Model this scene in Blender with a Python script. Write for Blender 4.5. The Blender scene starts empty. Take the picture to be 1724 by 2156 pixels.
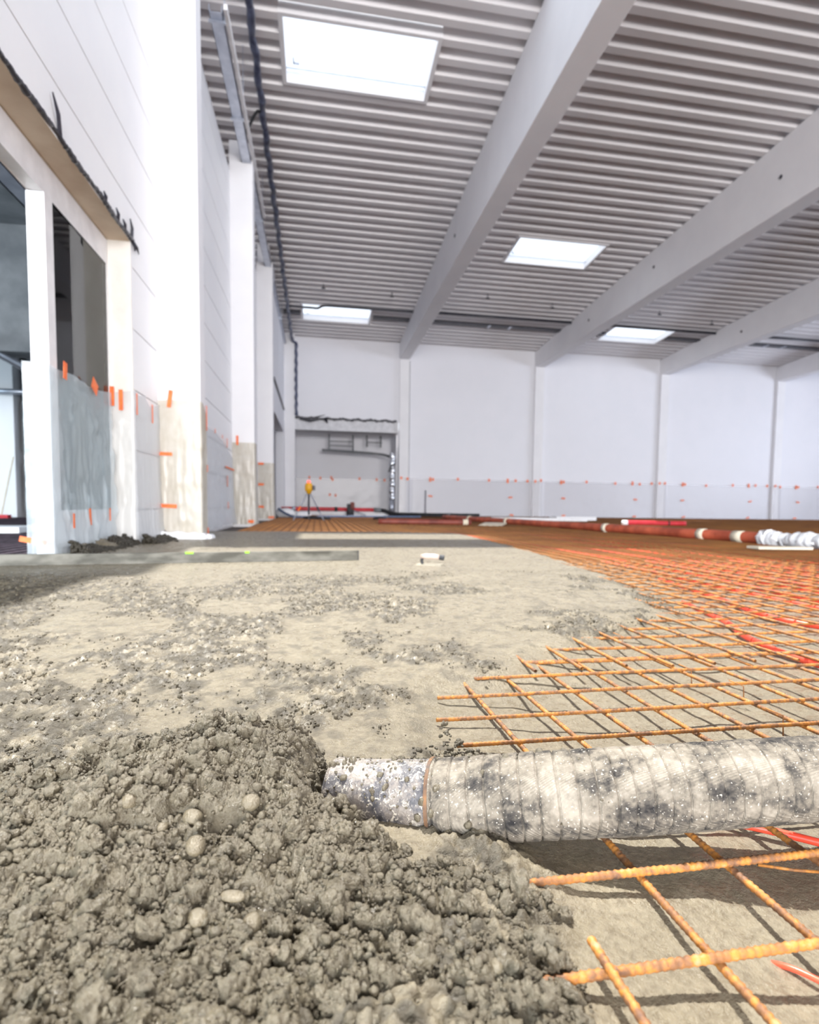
import bpy, bmesh, math, random
import numpy as np
from mathutils import Vector, Matrix
random.seed(7)
RNG = np.random.default_rng(11)
C = bpy.context.scene.collection
SC = bpy.context.scene
rad = math.radians

# ------------------------------------------------------------------ camera
CAM_H = 0.32
FPX, PPX, PPY = 1263.556, 903.07, 1156.856
PITCH, YAW, ROLL = rad(-4.06292), rad(10.53944), rad(0.77979)
cam = bpy.data.cameras.new('camera'); cam_o = bpy.data.objects.new('camera', cam); C.objects.link(cam_o)
fw = Vector((math.sin(YAW)*math.cos(PITCH), math.cos(YAW)*math.cos(PITCH), math.sin(PITCH)))
rt = Vector((math.cos(YAW), -math.sin(YAW), 0)); up = rt.cross(fw)
rt2 = math.cos(ROLL)*rt + math.sin(ROLL)*up; up2 = -math.sin(ROLL)*rt + math.cos(ROLL)*up
m = Matrix((rt2, up2, -fw)).transposed().to_4x4(); m.translation = Vector((0, 0, CAM_H))
cam_o.matrix_world = m
cam.sensor_fit = 'HORIZONTAL'; cam.sensor_width = 36; cam.lens = FPX/1724*36
cam.shift_x = (862-PPX)/1724; cam.shift_y = (PPY-1078)/1724
cam.clip_start = 0.02; cam.clip_end = 200
cam.dof.use_dof = True; cam.dof.focus_distance = 0.72; cam.dof.aperture_fstop = 8.0
SC.camera = cam_o

# ------------------------------------------------------------------ world, sun, fill lights, exposure
SC.view_settings.view_transform = 'Standard'; SC.view_settings.look = 'None'
SC.view_settings.exposure = 0.22; SC.view_settings.gamma = 1.0; SC.view_settings.use_curve_mapping = False
w = bpy.data.worlds.new('sky'); SC.world = w; w.use_nodes = True
bg = w.node_tree.nodes['Background']; bg.inputs[0].default_value = (0.88, 0.94, 1.0, 1); bg.inputs[1].default_value = 1.6
sun = bpy.data.lights.new('sun', 'SUN'); sun.energy = 11.5; sun.angle = rad(0.8); sun.color = (1.0, 0.945, 0.85)
sun_o = bpy.data.objects.new('sun', sun); C.objects.link(sun_o)
sun_o.rotation_euler = Vector((0.04, -0.43, -1.0)).to_track_quat('-Z', 'Y').to_euler()
sun_o.location = (0.6, 12, 10)
def area(name, loc, target, sx, sy, power, col):
    l = bpy.data.lights.new(name, 'AREA'); l.shape = 'RECTANGLE'; l.size = sx; l.size_y = sy; l.energy = power; l.color = col
    o = bpy.data.objects.new(name, l); C.objects.link(o); o.location = loc
    o.rotation_euler = (Vector(target)-Vector(loc)).to_track_quat('-Z', 'Y').to_euler(); return o
# added fill lights behind the camera, at the right end and in the next room
area('front_fill_light', (1.8, -14.0, 2.9), (2.4, 5, 3.8), 9.0, 4.5, 3900, (1.0, 0.965, 0.95))
area('right_fill_light', (22.3, 8.0, 2.4), (10, 9, 3.0), 16, 4.2, 1150, (0.76, 0.83, 1.0))
area('next_room_side_fill', (-8.8, 8.5, 1.6), (-3, 9, 1.2), 5, 2.4, 200, (0.66, 0.86, 1.0))
area('next_room_front_fill', (-4.6, -5.6, 1.9), (-3.0, 9, 1.9), 4.5, 2.8, 1300, (0.86, 0.94, 1.0))
def portal(x0, x1, y0, y1):
    l = bpy.data.lights.new('skylight_portal', 'AREA'); l.shape = 'RECTANGLE'; l.size = x1-x0; l.size_y = y1-y0; l.cycles.is_portal = True
    o = bpy.data.objects.new('skylight_portal', l); C.objects.link(o); ym = (y0+y1)/2; o.location = ((x0+x1)/2, ym, 5.93+0.055*(21-ym)+0.16); o.rotation_euler = (math.atan(-0.055), 0, 0)
# roof openings: x0, x1, y0, y1; the last is added out of view to admit sun
SKY = [(-0.45, 1.60, 8.43, 9.56), (4.45, 6.50, 13.26, 14.45), (-0.43, 1.55, 18.06, 19.28), (9.28, 11.34, 18.0, 19.30), (-1.15, 2.62, 2.2, 7.4)]
for a_ in SKY: portal(*a_)
cy = SC.cycles
cy.max_bounces = 9; cy.diffuse_bounces = 5; cy.glossy_bounces = 3; cy.transparent_max_bounces = 16
cy.use_denoising = True; cy.sample_clamp_indirect = 6; cy.caustics_reflective = False; cy.caustics_refractive = False

# ------------------------------------------------------------------ helpers: nodes
def mat(name, col=(0.8, 0.8, 0.8), rough=0.6, metal=0.0, **kw):
    M = bpy.data.materials.new(name); M.use_nodes = True
    b = M.node_tree.nodes['Principled BSDF']
    b.inputs['Base Color'].default_value = (*col, 1); b.inputs['Roughness'].default_value = rough; b.inputs['Metallic'].default_value = metal
    for k, v in kw.items(): b.inputs[k].default_value = v
    return M
def nd(M, t, **kw):
    n = M.node_tree.nodes.new(t)
    for k, v in kw.items():
        if k in n.inputs: n.inputs[k].default_value = v
        else: setattr(n, k, v)
    return n
def lk(M, a, b): M.node_tree.links.new(a, b)
def bsdf(M): return M.node_tree.nodes['Principled BSDF']
def coords(M, scale=(1, 1, 1)):
    tc = nd(M, 'ShaderNodeTexCoord'); mp = nd(M, 'ShaderNodeMapping'); mp.inputs['Scale'].default_value = scale
    lk(M, tc.outputs['Object'], mp.inputs['Vector']); return mp.outputs['Vector']
def noise(M, vec, scale, detail=4, rough=0.55, dist=0.0):
    n = nd(M, 'ShaderNodeTexNoise'); n.inputs['Scale'].default_value = scale; n.inputs['Detail'].default_value = detail
    n.inputs['Roughness'].default_value = rough; n.inputs['Distortion'].default_value = dist
    lk(M, vec, n.inputs['Vector']); return n.outputs['Fac']
def ramp(M, fac, stops):
    r = nd(M, 'ShaderNodeValToRGB'); e = r.color_ramp.elements
    while len(e) < len(stops): e.new(0.5)
    for i, (p, c) in enumerate(stops):
        e[i].position = p; e[i].color = (*c, 1) if len(c) == 3 else c
    lk(M, fac, r.inputs['Fac']); return r.outputs['Color']
def mixc(M, fac, a, b, mode='MIX'):
    n = nd(M, 'ShaderNodeMix', data_type='RGBA', blend_type=mode)
    for sock, v in ((n.inputs['Factor'], fac), (n.inputs['A'], a), (n.inputs['B'], b)):
        pass
    fs, A, B = n.inputs[0], n.inputs[6], n.inputs[7]
    for s, v in ((fs, fac), (A, a), (B, b)):
        if isinstance(v, (int, float)): s.default_value = v
        elif isinstance(v, tuple): s.default_value = (*v, 1)
        else: lk(M, v, s)
    return n.outputs[2]
def bump(M, h, strength=0.3, dist=0.01):
    n = nd(M, 'ShaderNodeBump'); n.inputs['Strength'].default_value = strength; n.inputs['Distance'].default_value = dist
    lk(M, h, n.inputs['Height']); lk(M, n.outputs['Normal'], bsdf(M).inputs['Normal']); return n
def var_mat(name, c1, c2, scale=6, rough=0.6, metal=0.0, lo=0.35, hi=0.65, bmp=0.0, bscale=None, sc=(1, 1, 1), **kw):
    M = mat(name, c1, rough, metal, **kw); v = coords(M, sc)
    f = noise(M, v, scale, 6); lk(M, ramp(M, f, [(lo, c1), (hi, c2)]), bsdf(M).inputs['Base Color'])
    if bmp: bump(M, noise(M, v, bscale or scale*6, 4), bmp, 0.004)
    return M
def lin(r, g, b):
    f = lambda c: c/12.92 if c <= 0.04045 else ((c+0.055)/1.055)**2.4
    return (f(r/255), f(g/255), f(b/255))

# ------------------------------------------------------------------ helpers: meshes
def props(o, label=None, cat=None, group=None, kind=None):
    if label: o['label'] = label
    if cat: o['category'] = cat
    if group: o['group'] = group
    if kind: o['kind'] = kind
    return o
def empty(name, loc, label, cat, group=None, kind=None):
    o = bpy.data.objects.new(name, None); C.objects.link(o); o.location = loc; o.empty_display_size = 0.1
    return props(o, label, cat, group, kind)
class MB:
    def __init__(s): s.v = []; s.f = []
    def add(s, vs, fs):
        n = len(s.v); s.v += [tuple(p) for p in vs]; s.f += [tuple(i+n for i in f) for f in fs]; return s
    def box(s, x0, x1, y0, y1, z0, z1, rot=None, piv=None):
        vs = [(x, y, z) for x in (x0, x1) for y in (y0, y1) for z in (z0, z1)]
        if rot is not None:
            P = Vector(piv or ((x0+x1)/2, (y0+y1)/2, (z0+z1)/2)); vs = [P+rot @ (Vector(v)-P) for v in vs]
        return s.add(vs, [(0, 1, 3, 2), (4, 6, 7, 5), (0, 4, 5, 1), (2, 3, 7, 6), (0, 2, 6, 4), (1, 5, 7, 3)])
    def tube(s, pts, r, n=8, cap=True):
        pts = [Vector(p) for p in pts]; k = len(pts)
        rs = r if hasattr(r, '__len__') else [r]*k
        T = [((pts[min(i+1, k-1)]-pts[max(i-1, 0)])).normalized() for i in range(k)]
        a = Vector((0, 0, 1)) if abs(T[0].z) < 0.9 else Vector((1, 0, 0))
        U = (a-T[0]*a.dot(T[0])).normalized(); vs = []; fs = []
        for i in range(k):
            U = (U-T[i]*U.dot(T[i])).normalized(); W = T[i].cross(U)
            for j in range(n):
                t = 2*math.pi*j/n; vs.append(pts[i]+(U*math.cos(t)+W*math.sin(t))*rs[i])
        for i in range(k-1):
            for j in range(n):
                b = (j+1) % n; fs.append((i*n+j, i*n+b, (i+1)*n+b, (i+1)*n+j))
        if cap: fs.append(tuple(range(n-1, -1, -1))); fs.append(tuple((k-1)*n+j for j in range(n)))
        return s.add(vs, fs)
    def sphere(s, c, rx, ry, rz, seg=16, rings=10, jit=0):
        vs = []; fs = []
        for i in range(rings+1):
            th = math.pi*i/rings
            for j in range(seg):
                ph = 2*math.pi*j/seg; q = 1+random.uniform(-jit, jit)
                vs.append((c[0]+rx*q*math.sin(th)*math.cos(ph), c[1]+ry*q*math.sin(th)*math.sin(ph), c[2]+rz*q*math.cos(th)))
        for i in range(rings):
            for j in range(seg):
                b = (j+1) % seg; fs.append((i*seg+j, (i+1)*seg+j, (i+1)*seg+b, i*seg+b))
        return s.add(vs, fs)
    def build(s, name, M, parent=None, smooth=False, bevel=0.0, loc=None):
        """loc: world origin of a top-level mesh; children keep vertices relative to the parent."""
        me = bpy.data.meshes.new(name)
        off = Vector(loc) if loc is not None else (parent_loc(parent) if parent else None)
        vs = s.v if off is None else [(p[0]-off[0], p[1]-off[1], p[2]-off[2]) for p in s.v]
        me.from_pydata(vs, [], s.f); me.update(); me.validate()
        return link_mesh(name, me, M, parent, smooth, bevel, loc)
def parent_loc(p):
    v = Vector(p.location)
    if p.parent: v = v+parent_loc(p.parent)
    return v
def link_mesh(name, me, M, parent=None, smooth=False, bevel=0.0, loc=None):
    bm = bmesh.new(); bm.from_mesh(me); bmesh.ops.remove_doubles(bm, verts=bm.verts, dist=1e-6)
    bmesh.ops.recalc_face_normals(bm, faces=bm.faces)
    if bevel:
        bmesh.ops.bevel(bm, geom=[e for e in bm.edges if e.is_manifold and e.calc_face_angle(0) > 0.6], offset=bevel, segments=2, affect='EDGES', profile=0.6)
    bm.to_mesh(me); bm.free()
    if M: me.materials.append(M)
    if smooth: me.polygons.foreach_set('use_smooth', [True]*len(me.polygons))
    o = bpy.data.objects.new(name, me); C.objects.link(o)
    if parent: o.parent = parent
    elif loc is not None: o.location = loc
    return o
def np_mesh(name, V, F, M, parent=None, smooth=True):
    me = bpy.data.meshes.new(name); n = len(V); k = F.shape[1]
    me.vertices.add(n); me.vertices.foreach_set('co', V.astype(np.float32).ravel())
    me.loops.add(F.size); me.loops.foreach_set('vertex_index', F.astype(np.int32).ravel())
    me.polygons.add(len(F)); me.polygons.foreach_set('loop_start', np.arange(0, F.size, k, dtype=np.int32))
    me.polygons.foreach_set('loop_total', np.full(len(F), k, dtype=np.int32))
    me.update(calc_edges=True)
    if smooth: me.polygons.foreach_set('use_smooth', np.ones(len(F), dtype=bool))
    if M: me.materials.append(M)
    o = bpy.data.objects.new(name, me); C.objects.link(o)
    if parent: o.parent = parent
    return o
def grid_faces(r, c):
    i = np.arange(r-1)[:, None]*c+np.arange(c-1)[None, :]
    return np.stack([i, i+1, i+c+1, i+c], -1).reshape(-1, 4)

# numpy noise -----------------------------------------------------------------
def _h(ix, iy, s):
    n = (ix.astype(np.int64)*374761393+iy.astype(np.int64)*668265263+s*974634777) & 0xffffffff
    n = ((n ^ (n >> 13))*1274126177) & 0xffffffff
    return ((n ^ (n >> 16)) & 0xffffff)/float(0xffffff)
def vnoise(x, y, s=0):
    ix = np.floor(x); iy = np.floor(y); fx = x-ix; fy = y-iy
    u = fx*fx*fx*(fx*(fx*6-15)+10); v = fy*fy*fy*(fy*(fy*6-15)+10)
    a = _h(ix, iy, s); b = _h(ix+1, iy, s); c = _h(ix, iy+1, s); d = _h(ix+1, iy+1, s)
    return (a*(1-u)+b*u)*(1-v)+(c*(1-u)+d*u)*v-0.5
def fbm(x, y, s=0, o=4):
    t = 0; a = 1.0
    for i in range(o): t = t+a*vnoise(x*2**i+17.3*i, y*2**i-9.1*i, s+i); a *= 0.5
    return t
def worley(x, y, s=0):
    ix = np.floor(x); iy = np.floor(y); best = np.full(x.shape, 9.0); rid = np.zeros(x.shape)
    for dx in (-1, 0, 1):
        for dy in (-1, 0, 1):
            cx = ix+dx; cy_ = iy+dy
            d = np.hypot(cx+_h(cx, cy_, s)-x, cy_+_h(cx, cy_, s+7)-y)
            m_ = d < best; best = np.where(m_, d, best); rid = np.where(m_, _h(cx, cy_, s+13), rid)
    return best, rid
def sstep(a, b, x):
    t = np.clip((x-a)/(b-a), 0, 1); return t*t*(3-2*t)

# ------------------------------------------------------------------ materials
WHITE = var_mat('white_wall_paint', (0.80, 0.805, 0.845), (0.82, 0.82, 0.86), 1.5, 0.55, bmp=0.05, bscale=60)
PANEL = var_mat('white_panel_coating', (0.82, 0.82, 0.84), (0.87, 0.865, 0.87), 1.2, 0.4)
CONC_PAINT = var_mat('painted_concrete', (0.82, 0.815, 0.835), (0.86, 0.855, 0.87), 1.6, 0.6, bmp=0.08, bscale=40)
DECK = var_mat('coated_steel_deck', (0.70, 0.68, 0.69), (0.76, 0.74, 0.75), 0.7, 0.45)
STEEL = var_mat('galvanised_steel', (0.42, 0.45, 0.52), (0.58, 0.61, 0.68), 5, 0.35, 0.8)
DARKPIPE = var_mat('dark_pipe', (0.03, 0.03, 0.04), (0.07, 0.07, 0.085), 8, 0.5)
FOIL = var_mat('black_sealing_foil', (0.012, 0.012, 0.018), (0.04, 0.04, 0.055), 14, 0.35)
BLUEFOIL = var_mat('blue_black_wrap', (0.02, 0.025, 0.06), (0.10, 0.12, 0.20), 9, 0.3)
SILVER = var_mat('crinkled_silver_foil', (0.6, 0.63, 0.68), (0.85, 0.87, 0.9), 10, 0.25, 0.9, bmp=0.8, bscale=25)
FRAME = var_mat('white_window_frame', (0.74, 0.73, 0.74), (0.84, 0.83, 0.84), 9, 0.4)
SOFFIT = var_mat('raw_plywood_lining', (0.55, 0.44, 0.33), (0.66, 0.56, 0.44), 4, 0.7)
JAMB = var_mat('dusty_jamb_plaster', (0.72, 0.69, 0.64), (0.82, 0.80, 0.76), 5, 0.7)
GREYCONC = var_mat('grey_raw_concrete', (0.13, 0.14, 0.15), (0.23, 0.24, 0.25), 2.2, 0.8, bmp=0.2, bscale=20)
ORANGE = var_mat('orange_tape', (0.85, 0.13, 0.02), (0.95, 0.20, 0.03), 30, 0.5)
REDTUBE = var_mat('red_heating_tube', (0.72, 0.04, 0.02), (0.85, 0.10, 0.05), 14, 0.35)
REDPIPE = var_mat('red_plastic_pipe', (0.52, 0.02, 0.03), (0.66, 0.03, 0.05), 7, 0.4)
RUSTPIPE = var_mat('rusty_red_pipe', (0.30, 0.055, 0.025), (0.62, 0.13, 0.06), 4, 0.55)
DARKRED = var_mat('dark_red_pipe', (0.13, 0.02, 0.012), (0.24, 0.05, 0.03), 5, 0.55)
BLACK = var_mat('black_rubber', (0.012, 0.012, 0.014), (0.03, 0.03, 0.034), 12, 0.6)
BLUEHOSE = var_mat('blue_grey_hose', (0.07, 0.10, 0.18), (0.13, 0.17, 0.26), 10, 0.5)
BEIGE = var_mat('pale_board', (0.66, 0.58, 0.44), (0.78, 0.70, 0.56), 6, 0.7)
FOAM = var_mat('white_foam', (0.84, 0.85, 0.87), (0.92, 0.92, 0.93), 12, 0.8)
YELLOW = var_mat('yellow_housing', (0.75, 0.36, 0.01), (0.85, 0.46, 0.02), 12, 0.4)
SIDEGLASS = mat('window_glass', (0.9, 0.95, 0.95), 0.02)
def glass_mat():
    M = SIDEGLASS; t = M.node_tree; out = t.nodes['Material Output']
    tr = nd(M, 'ShaderNodeBsdfTransparent'); tr.inputs[0].default_value = (0.90, 0.95, 0.95, 1)
    gl = nd(M, 'ShaderNodeBsdfGlossy'); gl.inputs['Roughness'].default_value = 0.02
    mx = nd(M, 'ShaderNodeMixShader'); fr = nd(M, 'ShaderNodeFresnel'); fr.inputs['IOR'].default_value = 1.36
    lk(M, fr.outputs[0], mx.inputs[0]); lk(M, tr.outputs[0], mx.inputs[1]); lk(M, gl.outputs[0], mx.inputs[2]); lk(M, mx.outputs[0], out.inputs[0])
glass_mat()
SKYGLASS = mat('clear_skylight_glass')
def skyglass():
    M = SKYGLASS; out = M.node_tree.nodes['Material Output']
    tr = nd(M, 'ShaderNodeBsdfTransparent'); tr.inputs[0].default_value = (0.95, 0.97, 1, 1)
    gl = nd(M, 'ShaderNodeBsdfGlossy'); gl.inputs['Roughness'].default_value = 0.05
    mx = nd(M, 'ShaderNodeMixShader'); mx.inputs[0].default_value = 0.05
    lk(M, tr.outputs[0], mx.inputs[1]); lk(M, gl.outputs[0], mx.inputs[2]); lk(M, mx.outputs[0], out.inputs[0])
skyglass()
def film_mat(name, col, alpha, dirt=None):
    """thin polythene: part see-through, part milky scatter, glossy creases"""
    M = mat(name); out = M.node_tree.nodes['Material Output']; v = coords(M)
    f = noise(M, v, 7, 5, 0.6, 0.6)
    c = ramp(M, f, [(0.3, col), (0.72, dirt or col)])
    df = nd(M, 'ShaderNodeBsdfDiffuse'); lk(M, c, df.inputs[0])
    tl = nd(M, 'ShaderNodeBsdfTranslucent'); lk(M, c, tl.inputs[0])
    m1 = nd(M, 'ShaderNodeMixShader'); m1.inputs[0].default_value = 0.35; lk(M, df.outputs[0], m1.inputs[1]); lk(M, tl.outputs[0], m1.inputs[2])
    tr = nd(M, 'ShaderNodeBsdfTransparent'); m2 = nd(M, 'ShaderNodeMixShader'); m2.inputs[0].default_value = alpha
    lk(M, tr.outputs[0], m2.inputs[1]); lk(M, m1.outputs[0], m2.inputs[2])
    gl = nd(M, 'ShaderNodeBsdfGlossy'); gl.inputs['Roughness'].default_value = 0.3
    m3 = nd(M, 'ShaderNodeMixShader'); m3.inputs[0].default_value = 0.035
    lk(M, m2.outputs[0], m3.inputs[1]); lk(M, gl.outputs[0], m3.inputs[2]); lk(M, m3.outputs[0], out.inputs[0])
    return M
FILM = film_mat('clear_polythene', (0.80, 0.82, 0.84), 0.5)
FILMBLUE = film_mat('milky_polythene', (0.78, 0.87, 0.91), 0.5)
FILMCREAM = film_mat('dusty_polythene', (0.76, 0.73, 0.66), 0.85, (0.65, 0.60, 0.50))
FILMFAR = film_mat('thin_polythene', (0.74, 0.72, 0.73), 0.30)

def rust_mat():
    M = mat('rusted_steel', (0.3, 0.12, 0.04), 0.7); v = coords(M)
    f = noise(M, v, 60, 5, 0.65); g = noise(M, v, 9, 3)
    c = ramp(M, f, [(0.30, (0.06, 0.03, 0.02)), (0.46, (0.17, 0.075, 0.03)), (0.58, (0.40, 0.15, 0.02)), (0.74, (0.33, 0.22, 0.13))])
    c2 = mixc(M, ramp(M, g, [(0.45, (0, 0, 0)), (0.65, (1, 1, 1))]), c, (0.45, 0.16, 0.015), 'MIX')
    n = M.node_tree.nodes; lk(M, mixc(M, 0.35, c, c2), bsdf(M).inputs['Base Color'])
    bump(M, noise(M, v, 400, 3), 0.4, 0.001); return M
RUST = rust_mat()
RUSTFAR = var_mat('rusted_steel_far', (0.22, 0.09, 0.03), (0.38, 0.16, 0.042), 2.0, 0.7)

def concrete_mat(name, smooth, k_=1.0):
    M = mat(name, (0.35, 0.31, 0.25), 0.45); v = coords(M)
    f = noise(M, v, 5, 6, 0.6); g = noise(M, v, 130, 5, 0.65); k = noise(M, v, 900, 2, 0.5)
    sc_ = lambda c: tuple(q*k_ for q in c)
    base = ramp(M, f, [(0.3, sc_((0.156, 0.130, 0.087))), (0.7, sc_((0.212, 0.180, 0.124)))])
    at = nd(M, 'ShaderNodeAttribute', attribute_name='coarse'); cf = at.outputs['Fac']
    base = mixc(M, cf, base, tuple(q*k_ for q in (0.072, 0.060, 0.041)))
    sp = ramp(M, g, [(0.30, (0.50, 0.46, 0.42)), (0.55, (1, 1, 1)), (0.75, (1.15, 1.13, 1.1))])
    lk(M, mixc(M, 0.75, base, sp, 'MULTIPLY'), bsdf(M).inputs['Base Color'])
    r = nd(M, 'ShaderNodeMapRange'); r.inputs[1].default_value = 0.35; r.inputs[2].default_value = 0.65
    r.inputs[3].default_value = 0.17 if smooth else 0.22; r.inputs[4].default_value = 0.55
    lk(M, noise(M, v, 40, 4), r.inputs[0]); ra = nd(M, 'ShaderNodeMath', operation='MULTIPLY_ADD'); lk(M, cf, ra.inputs[0]); ra.inputs[1].default_value = 0.25; lk(M, r.outputs[0], ra.inputs[2]); lk(M, ra.outputs[0], bsdf(M).inputs['Roughness']); bsdf(M).inputs['Specular IOR Level'].default_value = 0.4
    h = nd(M, 'ShaderNodeMath', operation='MULTIPLY_ADD'); lk(M, k, h.inputs[0]); h.inputs[1].default_value = 0.35; lk(M, noise(M, v, 260, 5, 0.6), h.inputs[2])
    bump(M, h.outputs[0], 0.8 if smooth else 0.95, 0.003); return M
CONCRETE = concrete_mat('wet_concrete', True)
HEAPMAT = concrete_mat('coarse_wet_concrete', False, 0.64)
MUD = concrete_mat('dark_wet_mortar', False, 0.2)
STONE = var_mat('cement_coated_stone', (0.105, 0.086, 0.056), (0.165, 0.136, 0.09), 30, 0.4, bmp=0.5, bscale=500)
FLOORM = var_mat('site_floor', (0.035, 0.025, 0.022), (0.075, 0.055, 0.045), 1.5, 0.7)

# ------------------------------------------------------------------ the setting
def struct(mb, name, M, bevel=0.0, smooth=False): return props(mb.build(name, M, None, smooth, bevel), kind='structure')
def roof_z(y): return 5.93+0.055*(21-y)
XW = -1.345                      # face of the left wall
struct(MB().box(-10, 24, -7, 24, -0.12, -0.045), 'floor', FLOORM)
# left wall: horizontal cladding panels with shadow joints, pierced by the shop-window opening
mb = MB(); zs = [-0.05, 0.27]+[0.27+0.4455*i for i in range(1, 12)]+[5.48]
for a, b in zip(zs[:-1], zs[1:]):
    g = 0.004
    for (y0, y1) in ((4.862, 14.55),) if a < 2.2 else ((-6, 14.55),):
        z0 = max(a+g, 2.222) if (a < 2.222 < b and y0 < 0) else a+g
        mb.box(XW-0.05, XW, y0, y1, z0, b-g)
    if a < 2.222 < b:
        mb.box(XW-0.05, XW, -6, 4.862, 2.222, b-g)
wl = struct(mb, 'wall_left', PANEL, 0.0)
core = MB().box(XW-0.27, XW-0.008-0.03, 4.862, 14.55, -0.05, 5.46).box(XW-0.27, XW-0.038, -6, 4.862, 2.26, 5.46).box(XW-0.32, XW-0.275, -6, 21, 5.3, 7.7)
struct(core, 'wall_left_core', WHITE)
# far part of the left wall with its own wide opening
mb = MB().box(-1.35, -1.09, 14.55, 20.7, 2.70, 6.2).box(-1.35, -1.09, 14.55, 15.0, -0.05, 2.70).box(-1.35, -1.09, 20.3, 20.7, -0.05, 2.70)
struct(mb, 'wall_left_end', WHITE, 0.004)
# back wall: solid bays, and the recess below a lintel in the first bay
YB = 21.0
mb = MB().box(3.0, 23, YB, YB+0.25, -0.05, 6.6).box(-1.6, 3.0, YB, YB+0.25, 3.24, 6.6)
struct(mb, 'wall_back', WHITE)
mb = MB().box(-2.6, 3.0, 22.9, 23.1, -0.05, 3.0).box(2.72, 3.0, YB+0.25, 22.9, -0.05, 3.0).box(-2.6, -2.4, YB+0.25, 22.9, -0.05, 3.0)
struct(mb, 'wall_recess', WHITE)
struct(MB().box(-2.6, 2.76, YB+0.01, 22.95, 2.86, 2.98), 'ceiling_recess', CONC_PAINT)
struct(MB().box(-4.2, -4.0, 14.0, 21.2, -0.05, 3.2).box(-4.2, -1.35, 20.75, 20.95, -0.05, 3.2).box(-4.2, -1.35, 14.3, 14.5, -0.05, 3.2).box(-4.2, -1.35, 14.3, 20.95, 3.1, 3.3).box(-2.6, -1.35, YB, YB+0.25, -0.05, 3.0), 'wall_side_room', WHITE)
struct(MB().box(-1.09, 2.76, YB-0.03, YB+0.2, 2.86, 3.235), 'trim_1', var_mat('pale_timber_lintel', (0.62, 0.62, 0.64), (0.76, 0.76, 0.78), 7, 0.7), 0.004)
struct(MB().box(23, 23.2, -7, 24, -0.05, 1.0).box(23, 23.2, -7, 24, 4.6, 8).box(23, 23.2, -7, -1, 1, 4.6).box(23, 23.2, 17, 24, 1, 4.6), 'wall_right', WHITE)
struct(MB().box(-1.7, 23.2, -6.4, -6.2, 5.6, 8.2).box(7.6, 23.2, -6.4, -6.2, -0.05, 5.6).box(-10, -1.7, -6.4, -6.2, -0.05, 5), 'wall_front', WHITE)

# corrugated roof deck, ribs running across the hall, pierced by the skylights
P_ = 0.315
prof = []
y = -6.4; k = 0
while y < 21.05:
    for dy, dz in ((0, 0), (0.115, 0), (0.155, 0.13), (0.275, 0.13)):
        prof.append((y+dy, roof_z(y+dy)+dz))
    y += P_
mb = MB()
for (ya, za), (yb, zb) in zip(prof[:-1], prof[1:]):
    segs = [(-3.0, 23.2)]; ym = (ya+yb)/2
    for (x0, x1, y0, y1) in SKY:
        if y0-0.06 < ym < y1+0.06:
            ns = []
            for a, b in segs:
                if a < x0 < b: ns += [(a, x0-0.05), (x1+0.05, b)]
                else: ns.append((a, b))
            segs = ns
    for a, b in segs: mb.add([(a, ya, za), (b, ya, za), (b, yb, zb), (a, yb, zb)], [(0, 1, 2, 3)])
deck = struct(mb, 'ceiling', DECK); sol = deck.modifiers.new('thickness', 'SOLIDIFY'); sol.thickness = 0.004
SKYLAB = ['large bright skylight above the left bay, nearest to the camera', 'bright skylight in the second bay, right of the first concrete beam',
          'small bright skylight above the left bay, near the recessed end wall', 'small bright skylight in the third bay, between the second and third beams', 'long unseen rooflight added above the left bay to admit the sun']
for (x0, x1, y0, y1), lab in zip(SKY, SKYLAB):
    zc = roof_z((y0+y1)/2); t = empty('skylight', ((x0+x1)/2, (y0+y1)/2, zc), lab, 'skylight', 'skylights in the roof deck')
    R = Matrix.Rotation(math.atan(-0.055), 3, 'X'); pv = (t.location.x, t.location.y, zc); f = MB()
    for (a, b, c, d) in ((x0-0.06, x0, y0-0.06, y1+0.06), (x1, x1+0.06, y0-0.06, y1+0.06), (x0, x1, y0-0.06, y0), (x0, x1, y1, y1+0.06)):
        f.box(a, b, c, d, zc-0.02, zc+0.17, R, pv)
    f.build('curb', CONC_PAINT, t)
    MB().box(x0, x1, y0, y1, zc+0.10, zc+0.106, R, pv).build('pane', SKYGLASS, t)
    MB().box(x0, x1, y1-0.14, y1-0.128, zc+0.085, zc+0.10, R, pv).build('glazing_bar', STEEL, t)
    MB().box(x0+0.10, x0+0.115, y1-0.36, y1-0.24, zc+0.07, zc+0.10, R, pv).box(x0+0.10, x0+0.19, y1-0.255, y1-0.24, zc+0.07, zc+0.10, R, pv).build('opener_bracket', STEEL, t)

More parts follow.
